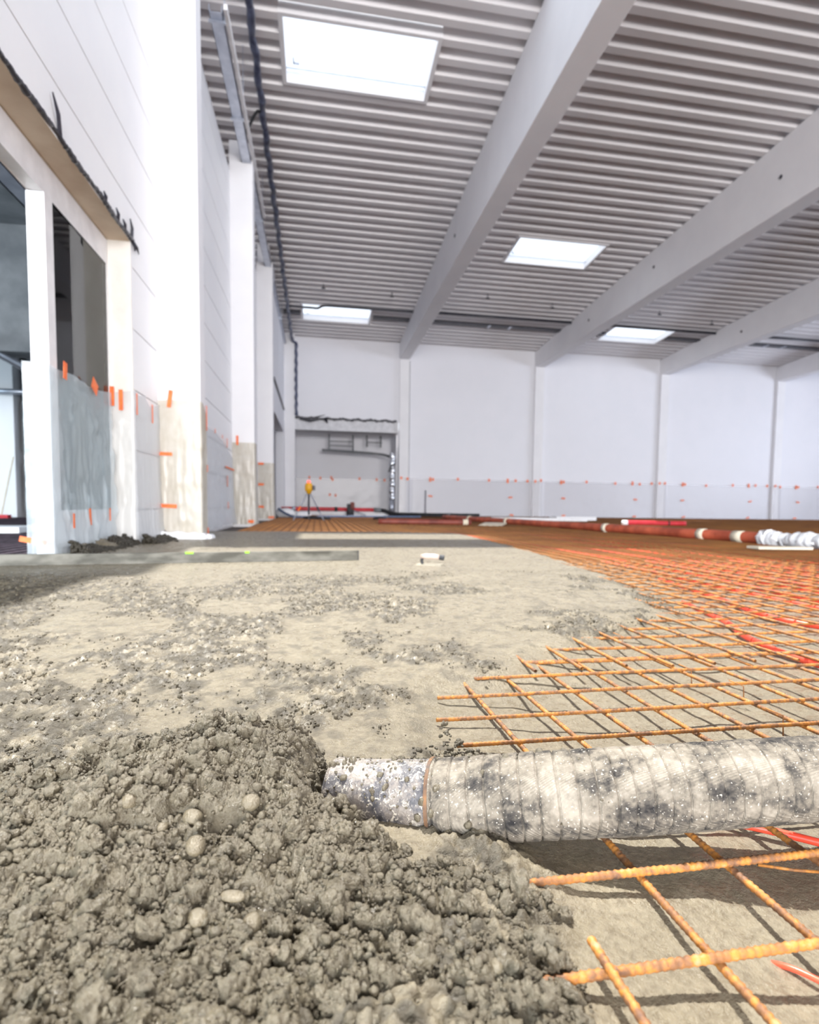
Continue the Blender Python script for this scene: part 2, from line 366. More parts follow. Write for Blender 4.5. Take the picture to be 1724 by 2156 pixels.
# beams and columns
XR = [3.12, 8.02, 12.97, 17.93]
ordn = ['first', 'second', 'third', 'fourth']
for i, xr in enumerate(XR):
    x0, x1 = xr-0.34, xr
    ys = [-6.2, 0, 5, 10, 15, 20.4, YB]; mbb = MB(); vs = []
    for yy in ys:
        zt = roof_z(yy)-0.006
        vs += [(x0, yy, 5.38), (x1, yy, 5.38), (x1, yy, zt), (x0, yy, zt)]
    fs = []
    for q in range(len(ys)-1):
        for j in range(4): fs.append((q*4+j, q*4+(j+1) % 4, (q+1)*4+(j+1) % 4, (q+1)*4+j))
    fs += [(3, 2, 1, 0), tuple(len(vs)-4+j for j in range(4))]
    mbb.add(vs, fs)
    b = mbb.build('concrete_beam', CONC_PAINT, None, False, 0.012)
    props(b, f'{ordn[i]} white concrete roof beam counted from the left, resting on a back wall column', 'beam', 'white roof beams', 'structure')
    for (yy, zz) in ((9.3, 5.95), (13.2, 5.95), (16.6, 5.75)) if i else ((12.5, 5.9),):
        MB().tube([(x0-0.012, yy, zz), (x0+0.05, yy, zz)], 0.035, 12).build('socket', DARKPIPE, b)
    cm = MB().box(x0, x1, YB-0.13, YB+0.02, -0.05, 5.378).build('concrete_column', CONC_PAINT, None, False, 0.01)
    props(cm, f'slim white concrete column at the back wall under the {ordn[i]} roof beam', 'column', 'white columns at the back wall', 'structure')
    # dark sealing joint beside the column
    MB().box(x1+0.004, x1+0.035, YB-0.012, YB-0.001, 0.0, 5.35).build('joint', DARKPIPE if i == 2 else GREYCONC, cm)
LC = [(-1.0, 5.56, 5.80, 6.72, 'nearest white column on the left wall, wrapped in dusty polythene below'),
      (-1.0, 10.12, 10.40, 5.945, 'second white column on the left wall, its lower part wrapped in cream polythene'),
      (-1.0, 14.27, 14.56, 5.72, 'third white column on the left wall, wrapped with grey polythene at its foot')]
for (xr, y0, y1, zt, lab) in LC:
    c = MB().box(XW-0.01, xr, y0, y1, -0.05, zt).build('concrete_column', CONC_PAINT, None, False, 0.012)
    props(c, lab, 'column', 'white columns on the left wall', 'structure')
c = MB().box(-1.09, -0.75, 20.72, 21.0, 0, 6.0).build('concrete_column', CONC_PAINT, None, False, 0.01)
props(c, 'white corner column at the far left beside the recess lintel', 'column', None, 'structure')

# shop window in the left wall: frame, mullion, pane, plywood lining
win = empty('window_1', (-1.53, 4.3, 0), None, None, None, 'structure')
f = MB().box(-1.58, -1.50, -6, 4.86, 2.04, 2.215).box(-1.58, -1.50, 4.82, 4.86, 0.0, 2.04).box(-1.58, -1.50, 3.91, 4.82, 0.05, 0.27)
f.build('window_frame', FRAME, win, False, 0.004)
MB().box(-1.59, -1.495, 3.80, 3.91, -0.04, 2.04).build('mullion', FRAME, win, False, 0.005)
MB().box(-1.510, -1.504, 3.91, 4.82, 0.27, 2.04).build('pane', SIDEGLASS, win)
MB().box(-1.516, -1.511, 4.795, 4.82, 0.27, 2.04).build('gasket', DARKPIPE, win)
struct(MB().box(-1.60, XW-0.002, -6, 4.862, 2.22, 2.258), 'trim_2', SOFFIT)
struct(MB().box(-1.60, XW-0.001, 4.850, 4.90, -0.05, 2.22), 'trim_3', JAMB)
# the neighbouring room seen through the opening
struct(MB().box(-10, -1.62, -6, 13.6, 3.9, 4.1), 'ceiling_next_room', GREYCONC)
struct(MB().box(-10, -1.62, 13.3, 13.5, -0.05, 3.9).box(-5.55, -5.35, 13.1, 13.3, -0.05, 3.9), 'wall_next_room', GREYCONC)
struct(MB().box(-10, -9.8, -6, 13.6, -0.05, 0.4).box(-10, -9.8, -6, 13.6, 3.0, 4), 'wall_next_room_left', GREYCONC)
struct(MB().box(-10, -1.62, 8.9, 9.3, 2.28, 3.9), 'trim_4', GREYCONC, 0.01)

# ------------------------------------------------------------------ fresh concrete: poured layer and coarse heap
EY = np.array([0.05, .20, .30, .362, .465, .50, .56, .60, .66, .764, .865, .969, 1.037, 1.077, 1.16, 1.275, 1.385, 1.461, 1.60, 1.967, 2.618, 4.05, 6.37, 6.9, 7.25, 7.5])
EX = np.array([0.02, .06, .11, .150, .215, .22, .20, .18, .18, .190, .190, .210, .290, .370, .480, .600, .740, .850, 1.06, 1.24, 1.40, 1.60, 1.72, 1.70, 0.9, -1.6])
def edge_dist(x, y):
    e = np.interp(y, EY, EX); return e+0.05*np.minimum(1.5, 0.4+y*0.3)*fbm(x*9+3, y*9, 31, 3)-x
def rough_mask(x, y):
    n = fbm(x*4.2+5, y*3.2, 41, 4)+0.28*np.exp(-((y-1.15)/0.45)**2)*np.exp(-((x+0.25)/0.5)**2)
    n = n+0.30*np.exp(-((y-1.05)/0.22)**2-((x-0.05)/0.10)**2)+0.30*sstep(0.75, 0.62, y)*sstep(0.16, -0.05, x)
    n = n+0.20*np.exp(-((y-1.0)/0.25)**2)*sstep(-0.15, -0.45, x)+0.05
    return sstep(0.0, 0.20, n)*sstep(3.1, 2.2, y)
def layer_z(x, y):
    d = edge_dist(x, y); wd = 0.075+0.08*sstep(0.7, 1.0, y)
    z = -0.011-0.020*sstep(0.02, -0.26, d)+0.0045*fbm(x*13, y*13, 5, 3)+0.0006*fbm(x*120, y*120, 6, 3)
    hi = 0.0125+0.003*fbm(x*3, y*3, 8, 3)*sstep(3.4, 2.2, y)
    t = sstep(-0.25*wd, wd, d); z = z*(1-t)+hi*t
    far = sstep(7.6, 7.1, y); return z*far-0.04*(1-far)
def clumps(x, y, s, cell, amp):
    wx = x+0.25*cell*fbm(x/cell*0.9, y/cell*0.9, s+50, 2); wy = y+0.25*cell*fbm(x/cell*0.9+9, y/cell*0.9, s+51, 2)
    d, r = worley(wx/cell, wy/cell, s); return amp*(0.35+0.65*r)*np.clip(1-(d/0.62)**2, 0, 1)**0.8
NR, NC = 1050, 820
yy = 0.10*(7.7/0.10)**np.linspace(0, 1, NR); v = np.linspace(0, 1, NC)
xl = np.maximum(-1.49, -0.62-1.3*yy); xr = np.minimum(2.6, 0.62+1.25*yy)
X = xl[:, None]+(xr-xl)[:, None]*v[None, :]; Y = np.repeat(yy[:, None], NC, 1)
Z = layer_z(X, Y); d = edge_dist(X, Y); on = sstep(-0.02, 0.06, d); rm = rough_mask(X, Y)*on
bumpy = clumps(X, Y, 3, 0.026, 0.004)+clumps(X, Y, 4, 0.013, 0.008)+clumps(X, Y, 6, 0.0075, 0.006)
Z += rm*(bumpy-0.005)+on*sstep(3.1, 2.4, Y)*(0.0016*fbm(X*60, Y*60, 9, 4)+0.7*rm*0.01*fbm(X*25, Y*25, 12, 3))
# mud left against the foot of the window wall
Z += 0.05*sstep(-1.28, -1.47, X)*sstep(3.85, 4.2, Y)*sstep(5.5, 5.0, Y)*(0.75+fbm(X*14, Y*11, 77, 4))
layer = np_mesh('wet_concrete', np.stack([X, Y, Z], -1).reshape(-1, 3), grid_faces(NR, NC), CONCRETE)
at_ = layer.data.attributes.new('coarse', 'FLOAT', 'POINT'); at_.data.foreach_set('value', np.clip(rm*(0.62+2.2*fbm(X*55, Y*40, 91, 4))+on*sstep(3.1, 2.4, Y)*sstep(0.12, 0.4, fbm(X*42, Y*30, 95, 4))*0.6, 0, 1).astype(np.float32).ravel())
props(layer, 'freshly poured wet grey concrete spread in a smooth layer over the mesh', 'concrete', kind='stuff')

def heap_base(x, y):
    h = 0.066*np.exp(-((x+0.105)/0.155)**2-(np.where(y > 0.66, (y-0.66)/0.075, (y-0.66)/0.17))**2)
    h = h+0.030*np.exp(-((x+0.20)/0.30)**2-((y-0.56)/0.20)**2)+0.010*np.exp(-((x+0.05)/0.35)**2-((y-0.38)/0.16)**2)
    return h
def heap_mask(x, y):
    n = 0.022*fbm(x*20, y*20, 61, 3)
    right = np.interp(y, [0.1, .3, .362, .44, .50, .53, .56, .60, .64, .70, .76, .9], [0.17, .20, .225, .235, .175, .115, .065, .036, .045, .07, .055, -0.09])
    back = np.interp(x, [-0.8, -0.45, -0.3, -0.15, 0.0, 0.2], [0.84, 0.83, 0.80, 0.79, 0.765, 0.72])
    return sstep(-0.015, 0.085, right+n-x)*sstep(-0.01, 0.06, back+n-y)
HR, HC = 980, 1150
X = np.linspace(-0.85, 0.30, HC)[None, :].repeat(HR, 0); Y = (0.11*(0.90/0.11)**np.linspace(0, 1, HR))[:, None].repeat(HC, 1)
mk = heap_mask(X, Y)
det = clumps(X, Y, 21, 0.034, 0.009)+clumps(X, Y, 22, 0.017, 0.0065)+clumps(X, Y, 23, 0.009, 0.0034)+clumps(X, Y, 24, 0.0046, 0.0013)+clumps(X, Y, 28, 0.0026, 0.0006)
Z0 = layer_z(X, Y)*0.4-0.002
Z = Z0+mk*(heap_base(X, Y)+0.012*fbm(X*11, Y*11, 25, 4)+det-0.010+0.0011*fbm(X*260, Y*260, 26, 3)-0.010*sstep(0.12, 0.3, fbm(X*26, Y*26, 29, 3)))-(1-mk)*0.030
HV = np.stack([X, Y, Z], -1).reshape(-1, 3); HF = grid_faces(HR, HC)
HZ, HX, HYs, HM = Z, X[0], Y[:, 0], mk
def heap_at(x, y):
    i = np.clip(np.searchsorted(HYs, y), 0, HR-1); j = np.clip(np.searchsorted(HX, x), 0, HC-1); return HZ[i, j], HM[i, j]
def lump_proto(sub, seed):
    bm = bmesh.new(); bmesh.ops.create_icosphere(bm, subdivisions=sub, radius=1.0)
    r = np.random.default_rng(seed); V = np.array([p.co[:] for p in bm.verts]); F = np.array([[q.index for q in f.verts] for f in bm.faces]); bm.free()
    n = np.zeros(len(V))
    for k in range(9):
        dr = r.normal(size=3); dr /= np.linalg.norm(dr); n += (0.26/(1+k*0.15))*np.sin(V@dr*r.uniform(1.5, 5.5)+r.uniform(0, 6))
    if sub >= 4:
        for k in range(26):
            dr = r.normal(size=3); dr /= np.linalg.norm(dr); n += 0.075*np.sin(V@dr*r.uniform(7, 19)+r.uniform(0, 6))
    V = V*(1+0.42*n)[:, None]*r.uniform(0.75, 1.2, 3)[None, :]; return V, F
PROTO2 = [lump_proto(2, 100+i) for i in range(8)]; PROTO3 = [lump_proto(4, 200+i) for i in range(6)]
def rotm(r):
    q = r.normal(size=4); q /= np.linalg.norm(q); a, b, c, d_ = q
    return np.array([[1-2*(c*c+d_*d_), 2*(b*c-a*d_), 2*(b*d_+a*c)], [2*(b*c+a*d_), 1-2*(b*b+d_*d_), 2*(c*d_-a*b)], [2*(b*d_-a*c), 2*(c*d_+a*b), 1-2*(b*b+c*c)]])
VS = [HV]; TS = []; nv = len(HV)
def put(V, F, rr, p):
    global nv
    VS.append((V@rotm(RNG).T)*rr+np.array(p)[None, :]); TS.append(F+nv); nv += len(V)
cnt = 0
while cnt < 26000:
    t = RNG.random(); y_ = 0.2+0.62*t**1.2; x_ = RNG.uniform(-0.30-0.55*y_-0.05, 0.25)
    z_, m_ = heap_at(x_, y_)
    if m_ < 0.55: continue
    rr = 0.00115*(1-RNG.random())**(-0.42); rr = min(rr, 0.0085)
    if rr > 0.0048: V, F = PROTO3[RNG.integers(6)]
    else: V, F = PROTO2[RNG.integers(8)]
    put(V, F, rr, (x_, y_, z_+rr*RNG.uniform(-0.15, 0.7))); cnt += 1
TS = np.concatenate(TS)
# one mesh: quads of the heap surface as triangles plus the clods
HT = np.concatenate([HF[:, [0, 1, 2]], HF[:, [0, 2, 3]]])
heap = np_mesh('concrete_heap', np.concatenate(VS), np.concatenate([HT, TS]), HEAPMAT)
props(heap, 'coarse lumpy heap of wet concrete in front of the hose mouth', 'concrete', kind='stuff')
# crumbs lying on the poured layer
VS = []; TS = []; nv = 0; cnt = 0
xx = RNG.uniform(-1.3, 1.2, 90000); y2 = 0.7+2.1*RNG.random(90000)**1.6
ok = (rough_mask(xx, y2) > RNG.random(90000)*1.0) & (edge_dist(xx, y2) > 0.0)
for x_, y_ in zip(xx[ok][:14000], y2[ok][:14000]):
    rr = min(0.0013*(1-RNG.random())**(-0.38), 0.0042); V, F = PROTO2[RNG.integers(8)]
    put(V, F, rr, (x_, y_, 0.0125+0.004*RNG.random()))
crumbs = np_mesh('concrete_crumbs', np.concatenate(VS), np.concatenate(TS), HEAPMAT)
props(crumbs, 'loose crumbs of concrete scattered over the poured layer', 'concrete', kind='stuff')

VS = []; TS = []; nv = 0
for _ in range(3600):
    y_ = RNG.uniform(3.84, 5.54); t = abs(RNG.normal(0, 0.55)); env = 0.55+0.45*math.sin(y_*7)+0.3*math.sin(y_*17); x_ = (-1.455 if y_ < 4.84 else XW+0.012)+0.035+0.085*t; rr = RNG.uniform(.005, .017)
    V, F = PROTO2[RNG.integers(8)]; put(V, F, rr, (x_, y_, 0.012+max(0, (0.075-0.05*t))*max(0.15, env)*RNG.random()))
mort = np_mesh('mortar_smear', np.concatenate(VS), np.concatenate(TS), MUD); props(mort, 'dark wet mortar smeared along the foot of the window and reveal', 'mortar', kind='stuff')
# rounded stones that stand out of the heap
def onground(px, py, z=0.0):
    a = (px-PPX)/FPX; b = -(py-PPY)/FPX; d_ = a*rt2+b*up2+fw; t = (z-CAM_H)/d_.z; return Vector((0, 0, CAM_H))+d_*t
STON = [(528, 1697, 23, 'round pale stone high on the heap face, left of the hose mouth'), (405, 1730, 24, 'lumpy stone in the middle of the heap above the largest hollow'),
        (412, 1788, 26, 'large coated stone in the middle of the heap face'), (342, 1748, 14, 'small round pebble left of the two big stones on the heap'),
        (372, 1812, 10, 'tiny tan pebble beside the large coated stone'), (490, 1893, 24, 'flat oblong stone lying across the lower heap'),
        (417, 1940, 25, 'egg shaped brown stone at the foot of the heap'), (530, 1955, 30, 'big coarse stone low on the heap right of the egg shaped stone'),
        (527, 2008, 20, 'smooth dark stone in the hollow at the heap foot'), (573, 2012, 17, 'small tan stone beside the smooth dark stone at the heap foot'),
        (1078, 2035, 19, 'smooth oval pebble near the tip of the foreground rebar'), (1045, 2040, 18, 'dull grey stone left of the smooth oval pebble'),
        (275, 1690, 22, 'angular stone on the left shoulder of the heap'), (1094, 1787, 14, 'wedge shaped stone under the hose edge')]
for i, (px, py, rp, lab) in enumerate(STON):
    for q in range(400):
        p = onground(px, py, 0.11-0.0003*q); z_ = heap_at(p.x, p.y)[0]
        if z_ >= p.z: break
    if i == 13: z_ = -0.022; p = onground(px, py, -0.012)
    dist = (p-Vector((0, 0, CAM_H))).dot(fw); rr = rp*dist/FPX*0.95
    V, F = lump_proto(3, 300+i); V = V/np.linalg.norm(V, axis=1)[:, None]*(0.75+0.25*np.linalg.norm(V, axis=1)[:, None])
    sx = np.array([1.0, 0.85, 0.8]) if i != 5 else np.array([1.3, 0.7, 0.5])
    o = np_mesh('stone', (V*sx*rr)@Matrix.Rotation(0.7*i, 3, 'Z'), F, STONE); o.location = (p.x, p.y, z_+0.25*rr)
    props(o, lab, 'stone', 'stones in the fresh concrete')

# thin fibres poking out of the heap
for i in range(16):
    x_, y_ = RNG.uniform(-.33, .05), RNG.uniform(.36, .72); z_ = heap_at(x_, y_)[0]; a_ = RNG.uniform(0, 6.28); l_ = RNG.uniform(.012, .022)
    o = MB().tube([(x_, y_, z_-.002), (x_+l_*.5*math.cos(a_), y_+l_*.5*math.sin(a_), z_+.007), (x_+l_*math.cos(a_), y_+l_*math.sin(a_), z_+.010)], .00035, 5)
    props(o.build('fibre', STONE, None, False, 0, (x_, y_, z_)), 'hair-thin fibre sticking out of the coarse concrete heap', 'fibre', 'fibres in the heap')
# ------------------------------------------------------------------ concrete hose
hose = empty('concrete_hose', (0.5, 0.51, 0.0), 'thick cloth-wrapped grey concrete hose lying across the mesh, mouth in the heap', 'hose')
HP = [(0.020, .628, .010), (0.075, .602, .016), (0.120, .581, .022), (0.157, .566, .0275), (0.244, .538, .040), (0.338, .523, .0455), (0.436, .514, .0495), (0.55, .508, .051), (0.75, .500, .051), (1.0, .494, .051), (1.35, .49, .051)]
def catmull(P, n):
    P = [np.array(p) for p in P]; P = [2*P[0]-P[1]]+P+[2*P[-1]-P[-2]]; out = []
    for i in range(1, len(P)-2):
        k = n
        for j in range(k):
            t = j/k; a, b, c, d_ = P[i-1:i+3]
            out.append(0.5*((2*b)+(c-a)*t+(2*a-5*b+4*c-d_)*t*t+(3*b-a-3*c+d_)*t**3))
    out.append(P[-2]); return np.array(out)
PATH = catmull(HP, 60); SEG = np.concatenate([[0], np.cumsum(np.linalg.norm(np.diff(PATH, axis=0), axis=1))])
def resample(s): return np.stack([np.interp(s, SEG, PATH[:, i]) for i in range(3)], -1)
def sweep(s, rfun, n):
    Pp = resample(s); T = np.gradient(Pp, axis=0); T /= np.linalg.norm(T, axis=1)[:, None]
    Zv = np.array([0, 0, 1.0]); U = Zv-T*T[:, 2:3]; U /= np.linalg.norm(U, axis=1)[:, None]; W = np.cross(T, U)
    th = np.linspace(0, 2*np.pi, n, endpoint=False); R_ = rfun(s[:, None], th[None, :])
    V = Pp[:, None, :]+R_[:, :, None]*(U[:, None, :]*np.cos(th)[None, :, None]+W[:, None, :]*np.sin(th)[None, :, None])
    V = V.reshape(-1, 3); k = len(s); i = np.arange(k-1)[:, None]*n; j = np.arange(n)[None, :]; b = (j+1) % n
    F = np.stack([i+j, i+b, i+n+b, i+n+j], -1).reshape(-1, 4); return V, F
LP = np.array(hose.location)
S_END = 0.109
def r_body(s, th):
    pit = 0.0166; ph = (s+0.0028*np.cos(th*1.0+0.6)+pit*th/(2*np.pi))/pit; fr = ph-np.floor(ph)
    step = 0.0009*fr-0.0030*np.exp(-((fr-0.03)/0.045)**2)-0.0018*np.exp(-((fr-1.0)/0.03)**2)
    return 0.0405+step+0.0004*fbm(s*60+th*0.3, th*3, 71, 3)+0.0004*np.sin(th*2+s*9)
V, F = sweep(np.arange(S_END, SEG[-1], 0.0009), r_body, 96)
def hose_mat():
    M = mat('dusty_hose_cloth', (0.5, 0.45, 0.4), 0.9); bsdf(M).inputs['Specular IOR Level'].default_value = 0.2; v = coords(M)
    vv = coords(M, (1, 1.5, 1.5)); big = noise(M, vv, 20, 7, 0.62, 0.2); sml = noise(M, v, 160, 5, 0.6)
    fm = nd(M, 'ShaderNodeMath', operation='MULTIPLY_ADD'); lk(M, sml, fm.inputs[0]); fm.inputs[1].default_value = 0.35; lk(M, big, fm.inputs[2])
    c = ramp(M, fm.outputs[0], [(0.49, (0.016, 0.015, 0.016)), (0.59, (0.062, 0.055, 0.048)), (0.69, (0.152, 0.131, 0.105)), (0.88, (0.275, 0.242, 0.198))])
    sp = noise(M, v, 420, 2, 0.5); lk(M, mixc(M, ramp(M, sp, [(0.66, (0, 0, 0)), (0.70, (1, 1, 1))]), c, (0.45, 0.41, 0.35)), bsdf(M).inputs['Base Color'])
    wv = nd(M, 'ShaderNodeTexWave', wave_type='BANDS', bands_direction='Y'); wv.inputs['Scale'].default_value = 210; lk(M, v, wv.inputs['Vector'])
    hh = nd(M, 'ShaderNodeMath', operation='ADD'); lk(M, wv.outputs['Fac'], hh.inputs[0]); lk(M, sml, hh.inputs[1]); bump(M, hh.outputs[0], 0.35, 0.0012); return M
np_mesh('hose_body', V-LP, F, hose_mat(), hose)
def fit_mat():
    M = mat('cement_splashed_steel', (0.3, 0.3, 0.3), 0.55); v = coords(M)
    big = noise(M, v, 30, 6, 0.66); sp = noise(M, v, 230, 3, 0.55, 1.2)
    c = ramp(M, big, [(0.36, (0.02, 0.02, 0.025)), (0.47, (0.075, 0.07, 0.075)), (0.56, (0.18, 0.155, 0.135)), (0.72, (0.28, 0.25, 0.215))])
    lk(M, mixc(M, ramp(M, sp, [(0.56, (0, 0, 0)), (0.63, (1, 1, 1))]), c, (0.42, 0.385, 0.325)), bsdf(M).inputs['Base Color'])
    bump(M, sp, 0.7, 0.002); return M
def r_fit(s, th): return 0.0392+0.0006*fbm(s*80, th*4, 81, 3)+0.0016*np.exp(-((s-0.004)/0.002)**2)
V, F = sweep(np.arange(0.0, S_END+0.002, 0.0008), r_fit, 96); np_mesh('end_pipe', V-LP, F, fit_mat(), hose)
# inner bore so the mouth is open
V, F = sweep(np.arange(0.0, 0.06, 0.004), lambda s, th: 0.0345+0*s*th, 48); np_mesh('bore', V-LP, F, DARKPIPE, hose)
V, F = sweep(np.arange(S_END-0.0015, S_END+0.002, 0.0005), lambda s, th: 0.0420+0.0004*np.sin(th*5)+0*s, 96); o = np_mesh('joint_ring', V-LP, F, var_mat('brown_steel_ring', (.05, .03, .02), (.20, .09, .03), 60, .7), hose); o['label'] = 'rusty joint ring'
VS = []; TS = []; nv = 0
for _ in range(260):
    s_ = RNG.uniform(0.0, 0.115) if RNG.random() < 0.7 else RNG.uniform(0.11, 0.28); th = RNG.normal(0.35, 0.75) if RNG.random() < 0.75 else RNG.uniform(-1.6, 2)
    c0 = resample(np.array([s_]))[0]; dv = resample(np.array([s_+0.001]))[0]-c0; dv /= np.linalg.norm(dv); U = np.array([0, 0, 1.])-dv*dv[2]; U /= np.linalg.norm(U); W = np.cross(dv, U)
    V, F = PROTO2[RNG.integers(8)]; rr = RNG.uniform(0.0006, 0.0016) if RNG.random() < 0.85 else RNG.uniform(0.002, 0.005)
    put(V, F, rr, c0+(0.0398)*(U*math.cos(th)-W*math.sin(th)*-1))
np_mesh('cement_splashes', np.concatenate(VS)-LP, np.concatenate(TS), HEAPMAT, hose)['kind'] = 'stuff'

# ------------------------------------------------------------------ reinforcement mesh
def ribbed_bar(a, b, r, step=0.0021, n=8, wob=0.001, seed=0):
    a = np.array(a); b = np.array(b); L = np.linalg.norm(b-a); k = max(2, int(L/step)); t = np.linspace(0, 1, k)
    Pp = a+(b-a)*t[:, None]; Pp[:, 2] += wob*2*vnoise(t*L*4+seed*3.1, t*0+seed, seed); T = (b-a)/L
    U = np.array([0, 0, 1.0]); W = np.cross(T, U); th = np.linspace(0, 2*np.pi, n, endpoint=False)
    R_ = r*(1+0.13*np.sin(2*np.pi*(t*L/0.0062))[:, None]*np.ones(n)[None, :]+0.05*np.sin(2*np.pi*(t*L/0.0062)[:, None]+th[None, :]))
    V = (Pp[:, None, :]+R_[:, :, None]*(U*np.cos(th)[None, :, None]+W*np.sin(th)[None, :, None])).reshape(-1, 3)
    i = np.arange(k-1)[:, None]*n; j = np.arange(n)[None, :]; q = (j+1) % n
    F = np.stack([i+j, i+q, i+n+q, i+n+j], -1).reshape(-1, 4)
    return V, F
def bar(root, a, b, r, seed, fine=True):
    V, F = ribbed_bar(a, b, r, 0.0021 if fine else 0.03, 8 if fine else 6, 0.0012, seed)
    return np_mesh('rebar', V-np.array(root.location), F, RUST, root)
near = empty('rebar_mesh', (0.9, 0.7, 0.0), 'rusty steel reinforcing mesh nearest the camera, passing under the hose', 'reinforcing mesh')
RB = 0.0034
lat = [(0.363, 0.150), (0.4642, 0.222), (0.5655, 0.20), (0.6668, 0.20), (0.7655, 0.196), (0.8668, 0.188), (0.968, 0.21), (1.070, 0.30), (1.171, 0.33)]
for k, (yb, xs) in enumerate(lat): bar(near, (xs-(0.06 if k < 2 else 0.012), yb-0.0005, 0.0008+0.0015*(k < 2)-0.001), (2.4, yb+0.012, 0.001), RB*(1.06 if k < 2 else 0.94), k, True)
bar(near, (0.26, 0.262, 0.001), (2.4, 0.27, 0.001), RB, 20)
for k, (xa, xb) in enumerate([(0.2895, 0.262), (0.377, 0.352), (0.466, 0.447), (0.555, 0.540), (0.645, 0.63), (0.735, 0.72), (0.825, 0.81), (0.915, 0.90), (1.005, 0.99), (1.095, 1.08), (1.185, 1.17), (1.275, 1.26), (1.365, 1.35)]):
    bar(near, (xa, 0.18, -0.0055), (xb, 1.19, -0.0055), RB*0.98, 30+k, k < 7)
bar(near, (0.205, 0.18, -0.0050), (0.196, 0.387, 0.006), RB, 50)
over = empty('rebar_mesh', (1.6, 2.0, 0.0), 'second rusty reinforcing mesh sheet overlapping the first, behind the hose', 'reinforcing mesh')
for k in range(22): bar(over, (max(0.36, float(np.interp(1.165+0.1013*k, EY, EX))-0.35), 1.165+0.1013*k, -0.001), (3.1, 1.185+0.1013*k, 0.001), RB, 60+k, k < 3)
for k in range(27): bar(over, (0.415+0.0975*k, 1.085+0.004*(k % 3), 0.0065), (0.40+0.0975*k, 3.38, 0.0052), RB, 90+k, k < 6)
def field(x0, x1, y0, y1, sx, sy, z, r):
    vs = []; fs = []
    def b(a0, a1, b0, b1, z0, z1):
        n = len(vs); vs.extend([(x_, y_, z_) for x_ in (a0, a1) for y_ in (b0, b1) for z_ in (z0, z1)])
        fs.extend([tuple(i+n for i in f) for f in ((0, 1, 3, 2), (4, 6, 7, 5), (0, 4, 5, 1), (2, 3, 7, 6), (0, 2, 6, 4), (1, 5, 7, 3))])
    yv = y0
    while yv < y1: b(x0, x1, yv-r, yv+r, z-r, z+r); yv += sy
    xv = x0
    while xv < x1: b(xv-r, xv+r, y0, y1, z+r, z+3*r); xv += sx
    return vs, fs
mb = MB()
for a in ((3.15, 21, 0.3, 3.4, .0975, .1013, 0.0, .0033), (-0.93, 21, 3.4, 9.0, .0975, .1013, -0.002, .0036), (-0.93, 21, 9.0, 20.7, .0975, .1013, 0.0, .0042)):
    mb.add(*field(*a))
far = mb.build('rebar_mesh_field', RUSTFAR); far['kind'] = 'stuff'
props(far, 'rust orange reinforcing mesh carpeting the rest of the hall floor', 'reinforcing mesh')

mb = MB(); mb.add(*field(-9, -1.62, 2.4, 13, .1, .1, -0.002, .0042))
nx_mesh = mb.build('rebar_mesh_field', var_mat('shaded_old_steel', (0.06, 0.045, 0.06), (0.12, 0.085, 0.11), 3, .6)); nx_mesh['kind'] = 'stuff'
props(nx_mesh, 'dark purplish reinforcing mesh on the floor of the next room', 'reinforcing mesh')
# red floor heating tubes under the mesh
TUBELAB = 'red heating tube running under the orange mesh on the far floor'
def tube_thing(name, pts, r, M, label, cat, group=None, n=10, sm=True):
    c0 = Vector(pts[0]); o = MB().tube(pts, r, n).build(name, M, None, sm, 0, c0); return props(o, label, cat, group)
def smooth(P, n=10): return [Vector(p) for p in catmull(P, n)]
tube_thing('heating_tube', smooth([(1.30, 1.95, -.014), (1.22, 1.62, -.016), (1.13, 1.40, -.018), (1.10, 1.22, -.02), (1.12, 1.05, -.02), (1.2, 0.8, -.02)], 8), 0.0085, REDTUBE, 'bright red heating tube under the mesh, close behind the hose', 'tube', 'heating tubes')
tube_thing('heating_tube', smooth([(1.62, 2.62, -.014), (1.50, 2.0, -.016), (1.42, 1.66, -.016), (1.52, 1.35, -.018), (1.7, 1.0, -.02)], 8), 0.0085, REDTUBE, 'red heating tube curving beside the closest bright red one', 'tube', 'heating tubes')
tube_thing('heating_tube', smooth([(0.43, 0.585, -.026), (0.46, 0.552, -.020), (0.50, 0.520, -.020), (0.58, 0.46, -.024), (0.7, 0.40, -.03)], 8), 0.0042, REDTUBE, 'thin red tube under the mesh just in front of the hose', 'tube', 'heating tubes')
tube_thing('heating_tube', smooth([(0.345, 0.392, -.033), (0.355, 0.372, -.0255), (0.375, 0.345, -.0255), (0.42, 0.31, -.034)], 8), 0.0022, REDTUBE, 'thin red tube in the lower right corner below the front mesh bars', 'tube', 'heating tubes')
for k in range(32):
    x0 = 1.72+0.15*k; j = random.uniform(-.03, .03)
    tube_thing('heating_tube', smooth([(x0*0.98+j, 8.6, -.008), (x0+j, 5.2, -.006), (x0+0.02, 3.2, -.007), (x0-0.02+j, 1.9+0.02*k, -.010), (x0+0.05, 1.2, -.018)], 5), 0.0088, REDTUBE, TUBELAB, 'tube', 'heating tubes across the far floor', 6)

